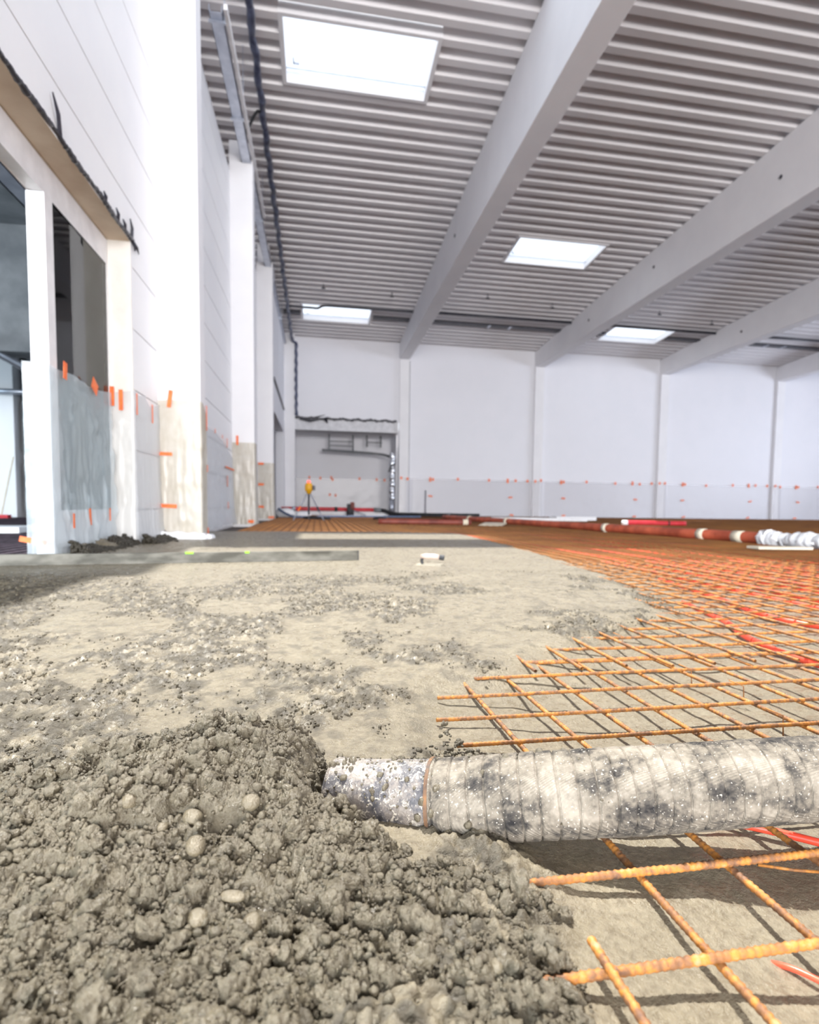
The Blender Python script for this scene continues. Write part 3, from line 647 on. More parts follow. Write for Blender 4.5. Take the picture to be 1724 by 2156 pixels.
# tie wires poking up from the mesh
for i, (px, py, z0) in enumerate([(1565, 1452, .0), (1648, 1515, .0), (1455, 1416, .0), (1310, 1345, .0)]):
    p = onground(px, py, 0.0); tube_thing('tie_wire', [(p.x-.015, p.y+.02, .012), (p.x, p.y, .006), (p.x+.002, p.y, -.026)], 0.0011, RUST,
        ['thin bent tie wire hanging from the mesh in line with the hose middle', 'thin bent tie wire at the right edge above the hose', 'thin tie wire beyond the middle mesh bars', 'thin tie wire near the concrete edge beyond the hose'][i], 'wire', 'tie wires', 6)
p = onground(1670, 1845, -0.02)
tube_thing('tie_wire', [(p.x-.03, p.y+.01, -.012), (p.x, p.y, -.014), (p.x+.06, p.y-.022, -.012)], 0.0015, RUST, 'rusty loose wire lying below the hose at the right edge', 'wire', 'tie wires', 6)

# ------------------------------------------------------------------ straightedge and trowel
A = np.array([-1.80, 3.129]); B = np.array([0.226, 3.422]); dr = (B-A)/np.linalg.norm(B-A); ang = math.atan2(dr[1], dr[0])
se = empty('straightedge', (A[0], A[1], 0.010), 'long cement-stained aluminium straightedge level lying across the wet concrete', 'level')
def rot_build(mb, name, M, parent, a, loc, **k):
    R = Matrix.Rotation(a, 3, 'Z'); mb.v = [tuple(R @ Vector(p)+Vector(loc)) for p in mb.v]; return mb.build(name, M, parent, **k)
L = float(np.linalg.norm(B-A)); loc = (A[0], A[1], 0.010)
SEM = var_mat('stained_aluminium', (0.025, 0.022, 0.012), (0.13, 0.122, 0.10), 6, 0.5, 0.15, 0.40, 0.66, sc=(1, 1, 2.5))
rot_build(MB().box(0, L, -0.011, 0.011, 0.0, 0.056), 'bar', SEM, se, ang, loc, bevel=0.002)
rot_build(MB().box(-0.002, 0.012, -0.013, 0.013, -0.001, 0.057), 'end_cap', BLACK, se, ang, loc); rot_build(MB().box(L-0.004, L+0.002, -0.0125, 0.0125, 0, 0.057), 'end_cap', BLACK, se, ang, loc)
GREENV = mat('green_vial', (0.35, 0.85, 0.05), 0.15); GREENV.node_tree.nodes['Principled BSDF'].inputs['Transmission Weight'].default_value = 0.3
for s_, sz in ((1.155, 0.020), (1.443, 0.011)):
    rot_build(MB().tube([(s_-sz, -0.006, 0.052), (s_+sz, -0.006, 0.052)], 0.0065, 10), 'vial', GREENV, se, ang, loc)
tw = empty('hand_trowel', (0.592, 3.12, 0.0135), 'small hand float with pale handle left lying on the smooth wet concrete', 'trowel')
tl = (0.592, 3.12, 0.0135)
rot_build(MB().box(-0.075, 0.06, -0.04, 0.04, -0.002, 0.002), 'blade', var_mat('float_plate', (0.30, 0.27, 0.20), (0.40, 0.36, 0.28), 20, 0.4), tw, -0.35, tl, bevel=0.001)
rot_build(MB().tube(smooth([(-0.045, 0, 0.003), (-0.05, 0, 0.02), (-0.042, 0, 0.036), (-0.02, 0, 0.040)], 5), 0.008, 8), 'neck', BLACK, tw, -0.35, tl)
rot_build(MB().tube([(-0.055, 0, 0.042), (-0.03, 0, 0.044), (0.02, 0, 0.043), (0.045, 0, 0.041)], [0.011, 0.0145, 0.015, 0.013], 12), 'handle', var_mat('pale_pink_handle', (0.42, 0.32, 0.27), (0.50, 0.40, 0.35), 20, 0.5), tw, -0.35, tl, smooth=True)
rot_build(MB().tube([(0.045, 0, 0.041), (0.07, 0, 0.038)], 0.0145, 12), 'end_cap', BLACK, tw, -0.35, tl)

# ------------------------------------------------------------------ polythene sheeting held by orange tape
def sheet(label, plan, z0, z1, M, amp=0.01, seed=0, nz=40, step=0.02, flare=0.0, ragged=0.0, off=0.006, top=None, cat='sheet', group=None):
    """a hanging film that follows the plan polyline; wrinkles run mostly downwards"""
    P = [np.array(p, float) for p in plan]; ts = [0]
    for a, b in zip(P[:-1], P[1:]): ts.append(ts[-1]+np.linalg.norm(b-a))
    n = max(12, int(ts[-1]/step)); s = np.linspace(0, ts[-1], n); P = np.array(P)
    x = np.interp(s, ts, P[:, 0]); y = np.interp(s, ts, P[:, 1])
    tx = np.gradient(x); ty = np.gradient(y); l = np.hypot(tx, ty); nx_, ny_ = ty/l, -tx/l
    u = np.linspace(0, 1, nz)[:, None]; S = s[None, :]
    zt = (np.interp(s, np.linspace(0, ts[-1], len(top)), top) if top else np.full(n, z1))[None, :]
    zb = (z0+ragged*fbm(s*7, s*0+seed, seed, 3))[None, :]; Zz = zb+(zt-zb)*u
    wgt = np.clip((1-u)*1.6, 0.15, 1)
    w_ = amp*wgt*(1.3*fbm(S*9+0.8*Zz, Zz*1.3+seed, seed, 4)+0.9*fbm(S*26, Zz*3, seed+5, 2))+amp*0.7*fbm(S*5, Zz*12, seed+3, 3)
    d_ = off+np.abs(w_)+flare*(1-u)**4+w_*0.3
    V = np.stack([x[None, :]+nx_[None, :]*d_, y[None, :]+ny_[None, :]*d_, Zz], -1)
    o = np_mesh('plastic_sheet', V.reshape(-1, 3)-np.array([x[0], y[0], z0]), grid_faces(nz, n), M); o.location = (x[0], y[0], z0)
    props(o, label, cat, group); o['_n'] = 0; return o
def tape(sh, x, y, z, nx, ny, wdt, hgt, tilt=0.0):
    """a strip of tape lying flat against a surface whose outward normal is (nx, ny)"""
    R = Matrix.Rotation(math.atan2(nx, -ny), 3, 'Z') @ Matrix.Rotation(tilt, 3, 'Y')
    m_ = MB().box(-wdt/2, wdt/2, -0.0025, 0.0, -hgt/2, hgt/2); m_.v = [tuple(R @ Vector(p)+Vector((x, y, z))) for p in m_.v]
    return m_.build('tape', ORANGE, sh)
H1 = 1.285
sw = sheet('bluish polythene sheet hung over the window pane and its mullion', [(-1.60, 3.72), (-1.49, 3.745), (-1.488, 4.80)], -0.02, 1.1, FILMBLUE, 0.022, 1, 50, 0.012, 0.02, 0.0, 0.006, [1.09, 1.085, 1.10, 1.075, 1.09, 1.12])
for (y_, z_, wd, hg, tl_) in ((3.93, 1.09, .05, .10, 0.1), (4.41, 1.09, .10, .08, 0.5), (4.0, 0.205, .022, .09, 0), (4.27, 0.225, .03, .11, -0.1), (4.65, 0.235, .022, .09, 0)): tape(sw, -1.462, y_, z_, 1, 0, wd, hg, tl_)
tape(sw, -1.565, 3.70, 0.10, 0.3, -1, 0.13, 0.03, 0.2)
sr = sheet('clear polythene sheet over the window reveal and the wall up to the nearest column', [(-1.49, 4.845), (XW+0.002, 4.845), (XW+0.004, 5.555)], 0.03, H1, FILM, 0.012, 2, 46, 0.010, 0.02, 0.03, 0.005, [1.13, 1.15, 1.14, 1.16, 1.10, 1.13, 1.16])
for (x_, nx, ny, y_, z_, wd, hg) in ((-1.485, 0, -1, 4.826, 1.10, .03, .14), (-1.425, 0, -1, 4.826, 1.075, .028, .15), (-1.335, 1, 0, 4.90, 1.06, .02, .16), (-1.335, 1, 0, 5.33, 1.05, .025, .15)): tape(sr, x_, y_, z_, nx, ny, wd, hg)
s1 = sheet('cream dusty polythene wrapped round the nearest column, three orange tapes on its front', [(XW-0.005, 5.56), (-1.0, 5.56), (-0.998, 5.80)], 0.06, 1.21, FILMCREAM, 0.006, 3, 46, 0.010, 0.0, 0.0, 0.004, [1.20, 1.21, 1.205, 1.20, 1.12])
for (x_, z_, wd, hg, tl_) in ((-1.247, 1.215, .033, .145, 0.13), (-1.288, .745, .105, .028, 0.02), (-1.272, .297, .135, .032, 0.05)): tape(s1, x_, 5.545, z_, 0, -1, wd, hg, tl_)
tape(s1, -0.985, 5.76, 1.09, 1, 0, .03, .22); tape(s1, -0.985, 5.77, .64, 1, 0, .02, .06); tape(s1, -0.985, 5.77, .075, 1, 0, .03, .06)
# rolled-up foot of that sheet
V = []; m_ = MB(); m_.tube(smooth([(XW-0.01, 5.50, .025), (-1.2, 5.50, .03), (-1.05, 5.505, .026), (-0.985, 5.53, .02), (-0.95, 5.62, .016), (-0.955, 5.80, .012)], 8), [0.052+0.006*math.sin(i*0.9)-0.0006*i for i in range(41)], 12)
m_.build('rolled_hem', FOAM, s1, True)['label'] = 'bulging white rolled hem'
s2 = sheet('clear polythene sheet along the wall between the first two left columns', [(XW+0.003, 5.82), (XW+0.004, 10.1)], 0.02, H1, FILM, 0.02, 4, 36, 0.03, 0.05, 0.05, 0.006, [1.25, 1.30, 1.26, 1.28, 1.20, 1.05])
for (y_, z_, wd, hg) in ((6.6, 1.27, .03, .05), (8.3, 1.27, .04, .06), (8.9, 1.26, .04, .05), (9.35, 1.22, .05, .13), (9.35, .66, .05, .16), (9.4, .3, .05, .10), (9.4, .08, .06, .06)): tape(s2, XW+0.03, y_, z_, 1, 0, wd, hg)
t_ = tape(s2, XW+0.035, 9.6, .86, 1, 0, .9, .025, 0.0); t_['label'] = 'laser line of light drawn as a long pink-orange strip'  # coloured strip imitates the laser's line of light on the wall
s3 = sheet('cream polythene wrapped round the second column from the front, small tape at its top', [(XW, 10.12), (-1.0, 10.12), (-0.998, 10.38)], 0.0, 1.31, FILMCREAM, 0.008, 5, 36, 0.014, 0.02)
tape(s3, -1.265, 10.10, 1.34, 0, -1, .032, .15); tape(s3, -1.06, 10.08, .045, 0, -1, .09, .05)
s4 = sheet('grey dusty polythene wrapped round the third left column', [(XW, 14.27), (-1.0, 14.27), (-0.998, 14.55)], 0.0, 1.27, FILMCREAM, 0.008, 6, 30, 0.02, 0.02)
for z_ in (1.25, .78, .27): tape(s4, -1.27, 14.25, z_, 0, -1, .12, .05, 0.1 if z_ < .5 else 0)
tape(s4, -1.05, 14.24, .03, 0, -1, .13, .05)
sa = sheet('thin polythene sheet on the recess wall behind the tripod laser', [(-1.2, 22.88), (2.70, 22.88)], 0.0, 1.33, FILMFAR, 0.008, 7, 24, 0.10)
for x_, z_ in ((-1.0, 1.33), (-.3, 1.35), (.1, 1.33), (.5, 1.36), (.55, 1.29), (1.55, 1.34), (2.2, 1.32), (2.5, 1.31), (.45, .72), (.66, .70)): tape(sa, x_, 22.85, z_, 0, -1, .06, .10)
BAY = [(3.16, 7.66, 'first'), (8.06, 12.60, 'second'), (13.0, 17.57, 'third'), (17.98, 22.6, 'fourth')]
for b_, (xa, xb, nm) in enumerate(BAY):
    sf = sheet(f'thin polythene sheet along the back wall foot, {nm} bay right of the recess', [(xa-0.36, YB-0.145), (xa-0.03, YB-0.145), (xa-0.02, YB-0.01), (xb, YB-0.01)], 0.0, 1.30, FILMFAR, 0.008, 10+b_, 22, 0.10, 0.01, 0, 0.01)
    xs_ = [xa-.3, xa-.08, xa+.75, xa+.85, xa+1.75, xa+2.9, xa+3.6, xa+3.9, xb-.15]
    for i, x_ in enumerate(xs_): tape(sf, x_, YB-0.05 if i > 1 else YB-0.18, 1.30+random.uniform(-.02, .03), 0, -1, .07, .15 if i in (2, 6) else .09)
    for x_ in (xa+.8, xa+3.7):
        for z_ in (.70, .06): tape(sf, x_+random.uniform(-.1, .1), YB-0.05, z_, 0, -1, .14, .05, random.uniform(-.3, .3))
for o in bpy.data.objects:
    if '_n' in o: del o['_n']

# torn black sealing foil along the edge of the window lining
o = MB(); pts = []
for i in range(160):
    y_ = 2.0+(4.885-2.0)*i/159; pts.append((XW+0.006, y_, 2.234+0.006*math.sin(i*.17)+random.uniform(-.003, .004)))
rr = [0.010+0.005*abs(math.sin(i*.11))+random.uniform(0, .003) for i in range(160)]
o.tube(pts, rr, 6)
for (y0_, dz, dy) in ((4.86, .13, -.05), (4.88, -.06, .03), (4.89, -.04, .12), (3.62, .17, -.10), (4.55, .06, -.05), (4.3, .05, -.04), (4.7, .05, -.06)):
    o.tube([(XW+.008, y0_, 2.235), (XW+.02, y0_+dy*.5, 2.235+dz*.55), (XW+.015, y0_+dy, 2.235+dz)], [.012, .011, .004], 6)
props(o.build('sealing_foil', FOIL, None, False, 0, (XW, 4.86, 2.23)), 'torn black sealing foil fringing the plywood lining above the window', 'foil')
o = MB()
random.seed(3)
for i in range(9):
    y_ = 4.30+.05*i; o.tube([(-1.575, y_, 2.04), (-1.58, y_+random.uniform(-.03, .03), 1.94), (-1.585, y_+random.uniform(-.1, .06), 1.74-.02*abs(i-4)+random.uniform(-.05, .03))], [.034, .034, .008], 6)
props(o.build('foil_scrap', FOIL, None, False, 0, (-1.58, 4.5, 2.0)), 'dark torn foil scrap hanging behind the top of the window pane', 'foil')
R = Matrix.Rotation(0.0, 3, 'X')
o = MB().tube([(-1.66, 4.62, .78), (-1.66, 4.22, 1.56)], 0.028, 4)
props(o.build('dark_strip', DARKPIPE, None, False, 0, (-1.66, 4.4, .8)), 'slanting dark strip leaning behind the window pane', 'strip')

# ------------------------------------------------------------------ services under the roof
tr = empty('cable_tray', (-1.05, 13, 5.6), 'grey metal cable tray running along the top of the left wall', 'cable tray')
mb = MB().box(-1.16, -1.02, 7.2, 20.9, 5.62, 5.626).box(-1.16, -1.154, 7.2, 20.9, 5.62, 5.70).box(-1.026, -1.02, 7.2, 20.9, 5.62, 5.70)
mb.build('tray', STEEL, tr)
for y_ in (7.3, 9.0, 12.0, 15.0, 18.0): MB().box(-1.18, -1.0, y_, y_+.03, 5.595, 5.62).build('bracket', STEEL, tr)
for y_ in (7.3, 9.0, 12.0, 15.0, 18.0): MB().tube([(-1.01, y_+.015, 5.6), (-1.01, y_+.015, roof_z(y_))], .006, 6).build('hanger_rod', STEEL, tr)
MB().box(-1.005, -0.965, 7.2, 12.0, 5.66, 5.72).build('side_rail', FRAME, tr)
pts = []; rs = []
for i in range(220):
    y_ = 7.2+(20.72-7.2)*i/219; pts.append((-.83+.012*math.sin(i*.5)+random.uniform(-.004, .004), y_, roof_z(y_)-.22+.01*math.sin(i*.31))); rs.append(.038+.012*abs(math.sin(i*.43))+random.uniform(0, .008))
for i in range(60):
    z_ = 5.65-(5.65-3.3)*i/59; pts.append((-.70+.008*math.sin(i*.8), 20.70, z_)); rs.append(.05+.008*math.sin(i*.9))
props(MB().tube(pts, rs, 8).build('wrapped_conduit', BLUEFOIL, None, True, 0, (-.8, 12, 6)), 'lumpy blue-black wrapped conduit under the roof that drops down beside the corner column', 'conduit')
tube_thing('branch_cable', smooth([(-1.09, 9.6, 5.66), (-1.02, 9.7, 5.9), (-.9, 9.9, 6.28), (-.83, 10.1, 6.30)], 6), .022, BLACK, 'short black cable linking the tray and the wrapped conduit', 'cable')
def rp(x, yy_, dz): return (x, yy_, roof_z(yy_)-dz)
tube_thing('sprinkler_pipe', smooth([rp(-.80, 17.9, .16), rp(-.2, 17.9, .16), rp(0.0, 17.9, .16), rp(.18, 17.9, .08), rp(.6, 17.9, .07), rp(1.5, 17.9, .07), rp(2.6, 17.9, .07), rp(2.76, 17.9, .07)], 5), .035, DARKPIPE, 'dark pipe with an offset bend crossing under the skylight of the first bay', 'pipe', 'cross pipes under the roof')
for i, (xa, xb) in enumerate(((3.14, 7.66), (8.04, 12.61), (12.99, 17.57), (17.95, 22.8))):
    tube_thing('sprinkler_pipe', [rp(xa, 17.8, .08), rp(xb, 17.8, .08)], .042, DARKPIPE, f'dark straight pipe under the roof crossing the {["second", "third", "fourth", "fifth"][i]} bay', 'pipe', 'cross pipes under the roof')
for i, (xa, xb) in enumerate(((-1.0, -.52), (1.66, 2.76), (3.14, 7.66), (8.04, 9.2), (11.42, 12.61), (12.99, 17.57))):
    zc = roof_z(18.7); t = empty('trimmer_rail', ((xa+xb)/2, 18.7, zc-.02), ['short dark trimmer rail left of the far skylight in the first bay', 'dark trimmer rail right of the far skylight in the first bay', 'long dark trimmer rail with two pale straps in the second bay',
        'short dark trimmer rail left of the far skylight in the third bay', 'dark trimmer rail right of the far skylight in the third bay', 'long dark trimmer rail in the fourth bay'][i], 'rail', 'trimmer rails under the roof')
    MB().box(xa, xb, 18.58, 18.82, zc-.05, zc+.0).build('rail', DARKPIPE, t)
    if i in (2, 5):
        for q in (.47, .62): MB().box(xa+(xb-xa)*q, xa+(xb-xa)*q+.07, 18.55, 18.85, zc-.06, zc-.045).build('strap', STEEL, t)
for i, (x_, y_) in enumerate(((.15, 16.6), (2.0, 16.8), (4.6, 16.4), (6.6, 16.7), (9.9, 16.6), (11.9, 17.0))):
    z_ = roof_z(y_); o = MB().tube([(x_, y_, z_), (x_, y_, z_-.10)], .012, 6).box(x_-.05, x_+.05, y_-.02, y_+.02, z_-.13, z_-.10)
    props(o.build('pipe_hanger', DARKPIPE, None, False, 0, (x_, y_, z_)), ['small dark hanger under the deck above the left end of the first bay pipe', 'small dark hanger under the deck near the first beam, left side', 'small dark hanger under the deck right of the first beam', 'small dark hanger under the deck left of the second beam', 'small dark hanger under the deck right of the second beam', 'small dark hanger under the deck left of the third beam'][i], 'hanger', 'pipe hangers')

# ------------------------------------------------------------------ recess at the far left: foil, brackets, duct
random.seed(9)
o = MB(); n_ = 90
pts = [(-.75+3.45*i/(n_-1), YB-.05, 3.26+.02*math.sin(i*.5)+random.uniform(-.012, .012)) for i in range(n_)]
o.tube(pts, [.028+.018*abs(math.sin(i*.6)) for i in range(n_)], 6)
o.tube([(-.6, YB-.06, 3.24), (-.25, YB-.07, 3.2), (.1, YB-.06, 3.24)], [.05, .085, .03], 6).tube([(.25, YB-.06, 3.26), (.33, YB-.06, 3.10)], [.09, .01], 5).tube([(-.1, YB-.06, 3.28), (.25, YB-.08, 3.38)], [.03, .008], 5)
props(o.build('sealing_foil', FOIL, None, False, 0, (1, YB-.05, 3.26)), 'torn black foil strip above the pale lintel of the far recess', 'foil')
o = MB().tube([(-1.075, 15.6, 3.46), (-1.075, 17.5, 3.44), (-1.075, 20.2, 3.40)], .035, 6)
props(o.build('sealing_foil', FOIL, None, False, 0, (-1.07, 17, 3.4)), 'slanting black foil line above the side opening beyond the third column', 'foil')
br = empty('pipe_rack', (1.4, 22.0, 2.2), 'grey steel pipe rack hanging from the ceiling of the far recess', 'rack')
for x_ in (.40, 1.25, 1.75, 2.25): MB().box(x_-.03, x_+.03, 21.97, 22.03, 2.28 if x_ < 1.3 else 2.45, 2.86).build('drop_post', GREYCONC, br)
for (xa, xb, z_) in ((.40, 1.25, 2.62), (.40, 1.25, 2.46), (1.75, 2.3, 2.62)): MB().box(xa, xb, 21.98, 22.02, z_-.02, z_+.02).build('cross_rail', GREYCONC, br)
MB().tube(smooth([(.15, 22.0, 2.30), (1.0, 22.0, 2.27), (1.9, 22.0, 2.23), (2.35, 21.9, 2.18), (2.56, 21.7, 2.10)], 6), .045, 8).build('pipe', GREYCONC, br, True)
o = empty('insulated_duct', (2.52, YB-.12, 0), 'shiny silver foil duct standing left of the first back wall column', 'duct')
rs = [.085+.012*math.sin(i*1.1)+random.uniform(-.006, .006) for i in range(40)]
MB().tube([(2.545+.012*math.sin(i*.6), YB-.14, .55+1.62*i/39) for i in range(40)], rs, 10).build('foil_wrap', SILVER, o, True)
MB().tube([(2.52, YB-.14, .0), (2.53, YB-.14, .56)], .075, 10).build('grey_foot', STEEL, o, True)
MB().tube(smooth([(2.62, YB-.2, 1.78), (2.5, YB-.26, 1.72), (2.42, YB-.25, 1.5)], 5), .03, 6).build('strap', BLACK, o)
MB().tube([(2.56, YB-.2, .05), (2.60, YB-.2, .10)], .05, 8).build('orange_plug', ORANGE, o)

# ------------------------------------------------------------------ things on the far floor
tp = empty('laser_tripod', (-.186, 13.1, 0), 'yellow rotating laser level on a thin three-legged stand by the recess', 'tripod')
for (fx, fy) in ((-.50, 12.85), (.13, 12.85), (-.19, 13.55)):
    l_ = MB().tube([(-.186+(fx+.186)*.12, 13.1+(fy-13.1)*.12, .56), (fx, fy, 0)], .013, 8).build('leg', STEEL, tp)
    q = .55; c_ = (-.186+(fx+.186)*q, 13.1+(fy-13.1)*q, .56*(1-(q-.12)/.88)); q = .7; d_ = (-.186+(fx+.186)*q, 13.1+(fy-13.1)*q, .56*(1-(q-.12)/.88))
    MB().tube([c_, d_], .022, 8).build('leg_clamp', ORANGE if fx < 0 else DARKPIPE, l_)
MB().tube([(-.186, 13.1, .12), (-.186, 13.1, .62)], .022, 8).build('centre_post', DARKPIPE, tp)
hd = MB().tube([(-.186, 13.1, .56), (-.186, 13.1, .61), (-.186, 13.1, .63), (-.186, 13.1, .76), (-.186, 13.1, .79)], [.05, .055, .085, .08, .05], 14).build('laser_housing', YELLOW, tp, True)
MB().box(-.11, -.05, 13.04, 13.14, .64, .74).build('side_grip', DARKPIPE, tp, bevel=.01)
LM = mat('red_laser_window', (0.9, 0.05, 0.03), 0.3); LM.node_tree.nodes['Principled BSDF'].inputs['Emission Color'].default_value = (1, .08, .05, 1); LM.node_tree.nodes['Principled BSDF'].inputs['Emission Strength'].default_value = 2.5
MB().tube([(-.186, 13.1, .79), (-.186, 13.1, .84)], .032, 12).build('laser_window', LM, tp)

def piped(name, path, r, M, label, cat, parts=(), n=12):
    t = empty(name, path[0], label, cat); sp = smooth(path, 8); MB().tube(sp, r, n).build('pipe', M, t, True)
    for (frac, ln, rr_, mm, nm) in parts:
        i = int(frac*(len(sp)-1)); a_ = sp[i]; dd = (sp[min(i+1, len(sp)-1)]-sp[max(i-1, 0)]).normalized()
        MB().tube([a_-dd*ln/2, a_+dd*ln/2], rr_, n).build(nm, mm, t, True)
    return t
R_ = .058
piped('delivery_pipe', [(3.20, 15.2, R_), (3.42, 13.0, R_), (3.62, 11.2, R_), (3.80, 9.26, R_), (3.98, 7.6, R_), (4.12, 6.4, R_), (4.22, 5.6, R_), (4.26, 5.05, R_)], R_, RUSTPIPE, 'long rusty red delivery pipe stretching across the orange mesh', 'pipe',
      ((.14, .10, .07, BEIGE, 'coupling'), (.30, .10, .07, BEIGE, 'coupling'), (.57, .10, .064, BEIGE, 'coupling'), (.80, .10, .064, BEIGE, 'coupling'), (.90, .14, .061, BEIGE, 'pale_band')))
wr = MB(); pts = [(4.25+random.uniform(-.008, .008), 5.14-.95*i/59, .058+random.uniform(-.004, .004)) for i in range(60)]
wr.tube(pts, [.072+.012*math.sin(i*.23)+random.uniform(-.009, .009) for i in range(60)], 14)
wr.v = [(p[0]+random.uniform(-.006, .006), p[1]+random.uniform(-.006, .006), p[2]+random.uniform(-.006, .006)) for p in wr.v]
props(wr.build('plastic_bundle', FOAM, None, True, 0, (4.25, 4.7, .0)), 'crumpled white plastic wrapped round the near end of the rusty red pipe', 'plastic')
piped('delivery_pipe_end', [(4.25, 4.22, .055), (4.24, 3.9, .055), (4.22, 3.3, .055)], .066, BLACK, 'black end of hose beyond the crumpled white plastic', 'hose')
piped('dark_red_pipe', [(1.05, 10.55, .05), (1.9, 10.5, .05), (2.70, 10.45, .05)], .052, DARKRED, 'dark red pipe lying in front of the recess and first back column', 'pipe', ((.985, .09, .055, BEIGE, 'end_cap'),))
piped('red_pipe', [(-1.15, 19.9, .20), (.4, 19.95, .20), (1.9, 20.0, .19)], .065, REDPIPE, 'bright red pipe along the foot of the far recess', 'pipe', ((.17, .12, .075, STEEL, 'clamp'), (.58, .10, .075, BLACK, 'clamp')))
props(MB().box(-1.1, 2.3, 19.95, 20.1, .0, .13).build('white_batten', FOAM, None, False, 0, (0, 20, 0)), 'low white batten under the bright red pipe', 'batten')
piped('black_hose', [(1.9, 20.0, .18), (2.15, 19.9, .17), (2.45, 19.4, .07), (2.9, 18.8, .06), (4.0, 18.2, .06), (4.9, 17.9, .06)], .07, BLACK, 'black hose joining the red pipe and running along the back wall', 'hose', ((.05, .25, .085, GREYCONC, 'coupling'), (.8, .1, .08, GREYCONC, 'coupling')))
piped('blue_hose', [(-.95, 15.3, .22), (-.75, 15.1, .10), (-.5, 15.0, .03), (.1, 15.6, .03), (1.0, 16.3, .03), (2.0, 16.6, .03), (2.9, 17.0, .03)], .03, BLUEHOSE, 'blue grey hose curving over the white sack onto the mesh', 'hose')
props(MB().sphere((-.82, 15.9, .10), .26, .2, .14, 18, 10, .06).sphere((-.45, 15.9, .07), .28, .16, .10, 18, 10, .05).build('white_sack', FOAM, None, True, 0, (-.8, 15.9, 0)), 'crumpled white sack behind the third left column', 'sack')
pt = empty('power_trowel', (1.06, 19.4, 0), 'small black and dark red machine in front of the red pipe', 'machine')
MB().box(.92, 1.12, 19.3, 19.5, .12, .38).build('motor', BLACK, pt, bevel=.03); MB().box(1.03, 1.16, 19.28, 19.42, .2, .44).build('tank', DARKRED, pt, bevel=.03)
MB().tube([(1.02, 19.4, .2), (1.5, 19.2, .03)], .02, 6).build('handle', STEEL, pt); MB().tube([(1.02, 19.4, .0), (1.02, 19.4, .14)], .12, 12).build('base', BLACK, pt)
props(MB().sphere((-.1, 13.9, .03), .22, .14, .05, 14, 8, .1).sphere((.12, 13.75, .025), .18, .1, .04, 14, 8, .1).build('dark_bag', BLACK, None, True, 0, (0, 13.8, 0)), 'flat black bag lying on the mesh beside the tripod', 'bag')
props(MB().sphere((1.42, 13.9, .03), .16, .12, .05, 14, 8, .12).build('dark_glove', BLACK, None, True, 0, (1.4, 13.9, 0)), 'small dark glove on the mesh left of the dark red pipe', 'glove')
piped('short_red_pipe', [(6.15, 11.3, .05), (6.7, 11.2, .05), (7.35, 11.05, .05)], .05, REDPIPE, 'short bright red pipe lying behind the rusty delivery pipe', 'pipe', ((.76, .03, .053, BLACK, 'joint'), (.05, .10, .053, FOAM, 'white_end')))
piped('white_pipe', [(4.3, 14.6, .04), (5.2, 14.3, .04), (6.55, 13.9, .04)], .045, FOAM, 'long thin white pipe lying behind the rusty delivery pipe', 'pipe')
props(MB().box(6.2, 7.4, 15.1, 15.5, .0, .11, Matrix.Rotation(.1, 3, 'Z')).build('foam_slab', FOAM, None, False, .01, (6.8, 15.3, 0)), 'white foam slab on the mesh near the second back column', 'slab')
props(MB().box(2.85, 3.25, 10.0, 10.5, .012, .035, Matrix.Rotation(-.5, 3, 'Z') @ Matrix.Rotation(.08, 3, 'X')).build('pale_offcut', BEIGE, None, False, .004, (3.05, 10.2, 0)), 'pale board offcut beside the end of the dark red pipe', 'board')
props(MB().box(3.52, 3.98, 4.25, 4.42, .012, .032, Matrix.Rotation(-.12, 3, 'Z')).build('wooden_board', BEIGE, None, False, .003, (3.8, 4.33, 0)), 'pale wooden board under the plastic wrapped pipe end', 'board')
tube_thing('stake', [(3.72, 20.8, 0), (3.72, 20.8, .90)], .016, DARKPIPE, 'thin dark stake standing upright against the back wall', 'stake')

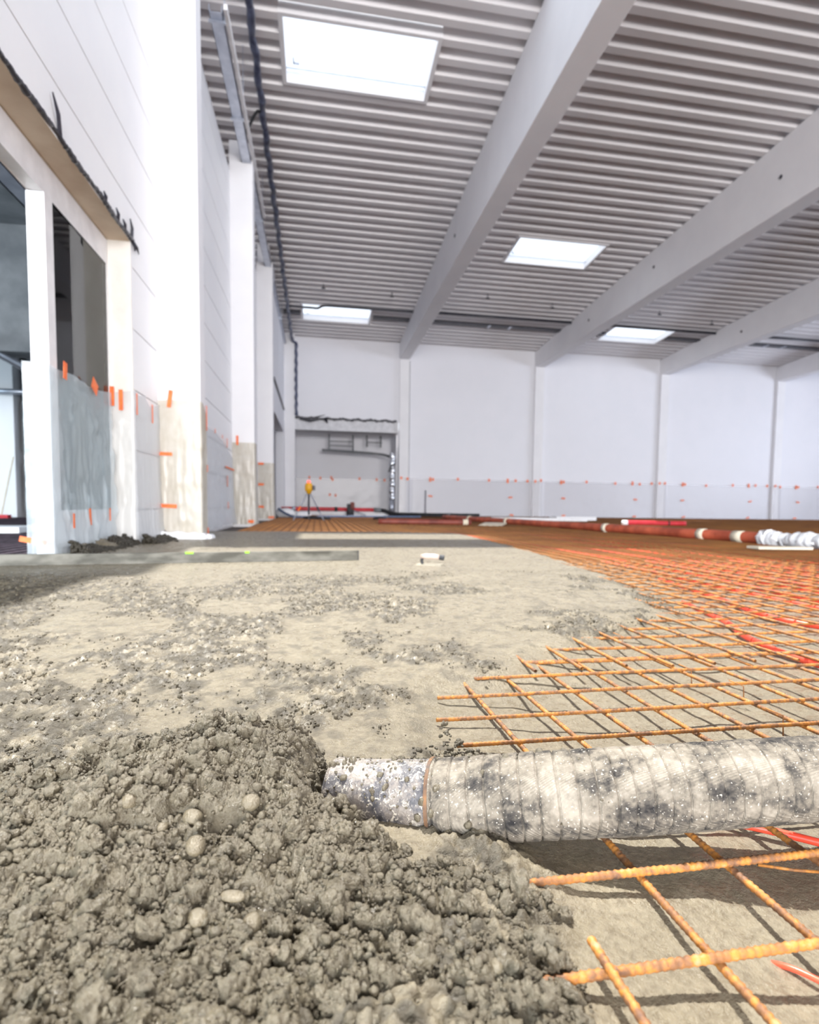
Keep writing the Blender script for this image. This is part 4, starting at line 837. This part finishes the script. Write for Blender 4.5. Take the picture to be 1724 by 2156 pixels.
# ------------------------------------------------------------------ next room, seen through the open side of the window
props(MB().box(-6.05, -5.72, 12.9, 13.25, -.05, 3.9).build('concrete_column', CONC_PAINT, None, False, .01), 'pale column at the far wall of the dark next room', 'column', None, 'structure')
for xa, xb, yy_, lb in ((-2.87, -2.58, 8.45, 'pale column in the next room seen through the window pane'), (-3.06, -2.95, 8.5, 'narrow pale post in the next room, left of the pale column behind the window pane')):
    props(MB().box(xa, xb, yy_, yy_+.25, -.05, 3.9).build('concrete_column', CONC_PAINT, None, False, .01), lb, 'column', None, 'structure')
for i, (xa, xb, za, zb) in enumerate(((-5.66, -5.40, 1.30, 2.25), (-5.32, -5.08, 1.45, 2.25), (-5.66, -5.40, .1, 1.05), (-5.32, -5.08, .1, 1.05))):
    t = empty('wall_panel', ((xa+xb)/2, 13.08, za), ['upper left', 'upper right', 'lower left', 'lower right'][i]+' framed grey panel on the far wall of the next room', 'panel', 'wall panels in the next room')
    MB().box(xa, xb, 13.06, 13.10, za, zb).build('frame', GREYCONC, t, bevel=.01); MB().box(xa+.05, xb-.05, 13.05, 13.07, za+.06, zb-.06).build('board', var_mat('lilac_board', (.42, .42, .48), (.52, .52, .58), 5, .6), t)
tube_thing('next_room_pipe', [(-6.6, 12.6, 2.36), (-4.8, 12.6, 2.36)], .05, STEEL, 'pale horizontal pipe low across the next room', 'pipe')
tube_thing('next_room_pipe', [(-4.6, 8.2, 2.55), (-3.9, 9.6, 2.10), (-3.4, 11.0, 1.9)], .05, STEEL, 'teal grey slanting pipe under the beam of the next room', 'pipe')
t = empty('next_room_tray', (-3.2, 7, 3.5), 'blue grey cable tray under the ceiling of the next room', 'cable tray')
MB().box(-3.05, -2.85, 2.5, 8.85, 3.42, 3.44).box(-3.05, -3.03, 2.5, 8.85, 3.42, 3.52).box(-2.87, -2.85, 2.5, 8.85, 3.42, 3.52).build('tray', STEEL, t)
for y_ in (4, 5.5, 7, 8.5): MB().tube([(-2.95, y_, 3.5), (-2.95, y_, 3.9)], .008, 6).build('hanger_rod', STEEL, t)
props(MB().box(-3.7, -2.85, 6.35, 6.9, .012, .07, Matrix.Rotation(.1, 3, 'Z')).build('foam_slab', FOAM, None, False, .006, (-3.2, 6.6, 0)), 'white foam slab lying on the dark mesh of the next room', 'slab')
bm_ = empty('broom', (-5.6, 12.4, 0), 'thin broom leaning near the pale column of the next room', 'broom')
MB().tube([(-5.72, 12.3, .05), (-5.62, 12.6, 1.15)], .015, 6).build('stick', BEIGE, bm_); MB().box(-5.85, -5.58, 12.22, 12.36, 0, .07).build('head', REDPIPE, bm_)
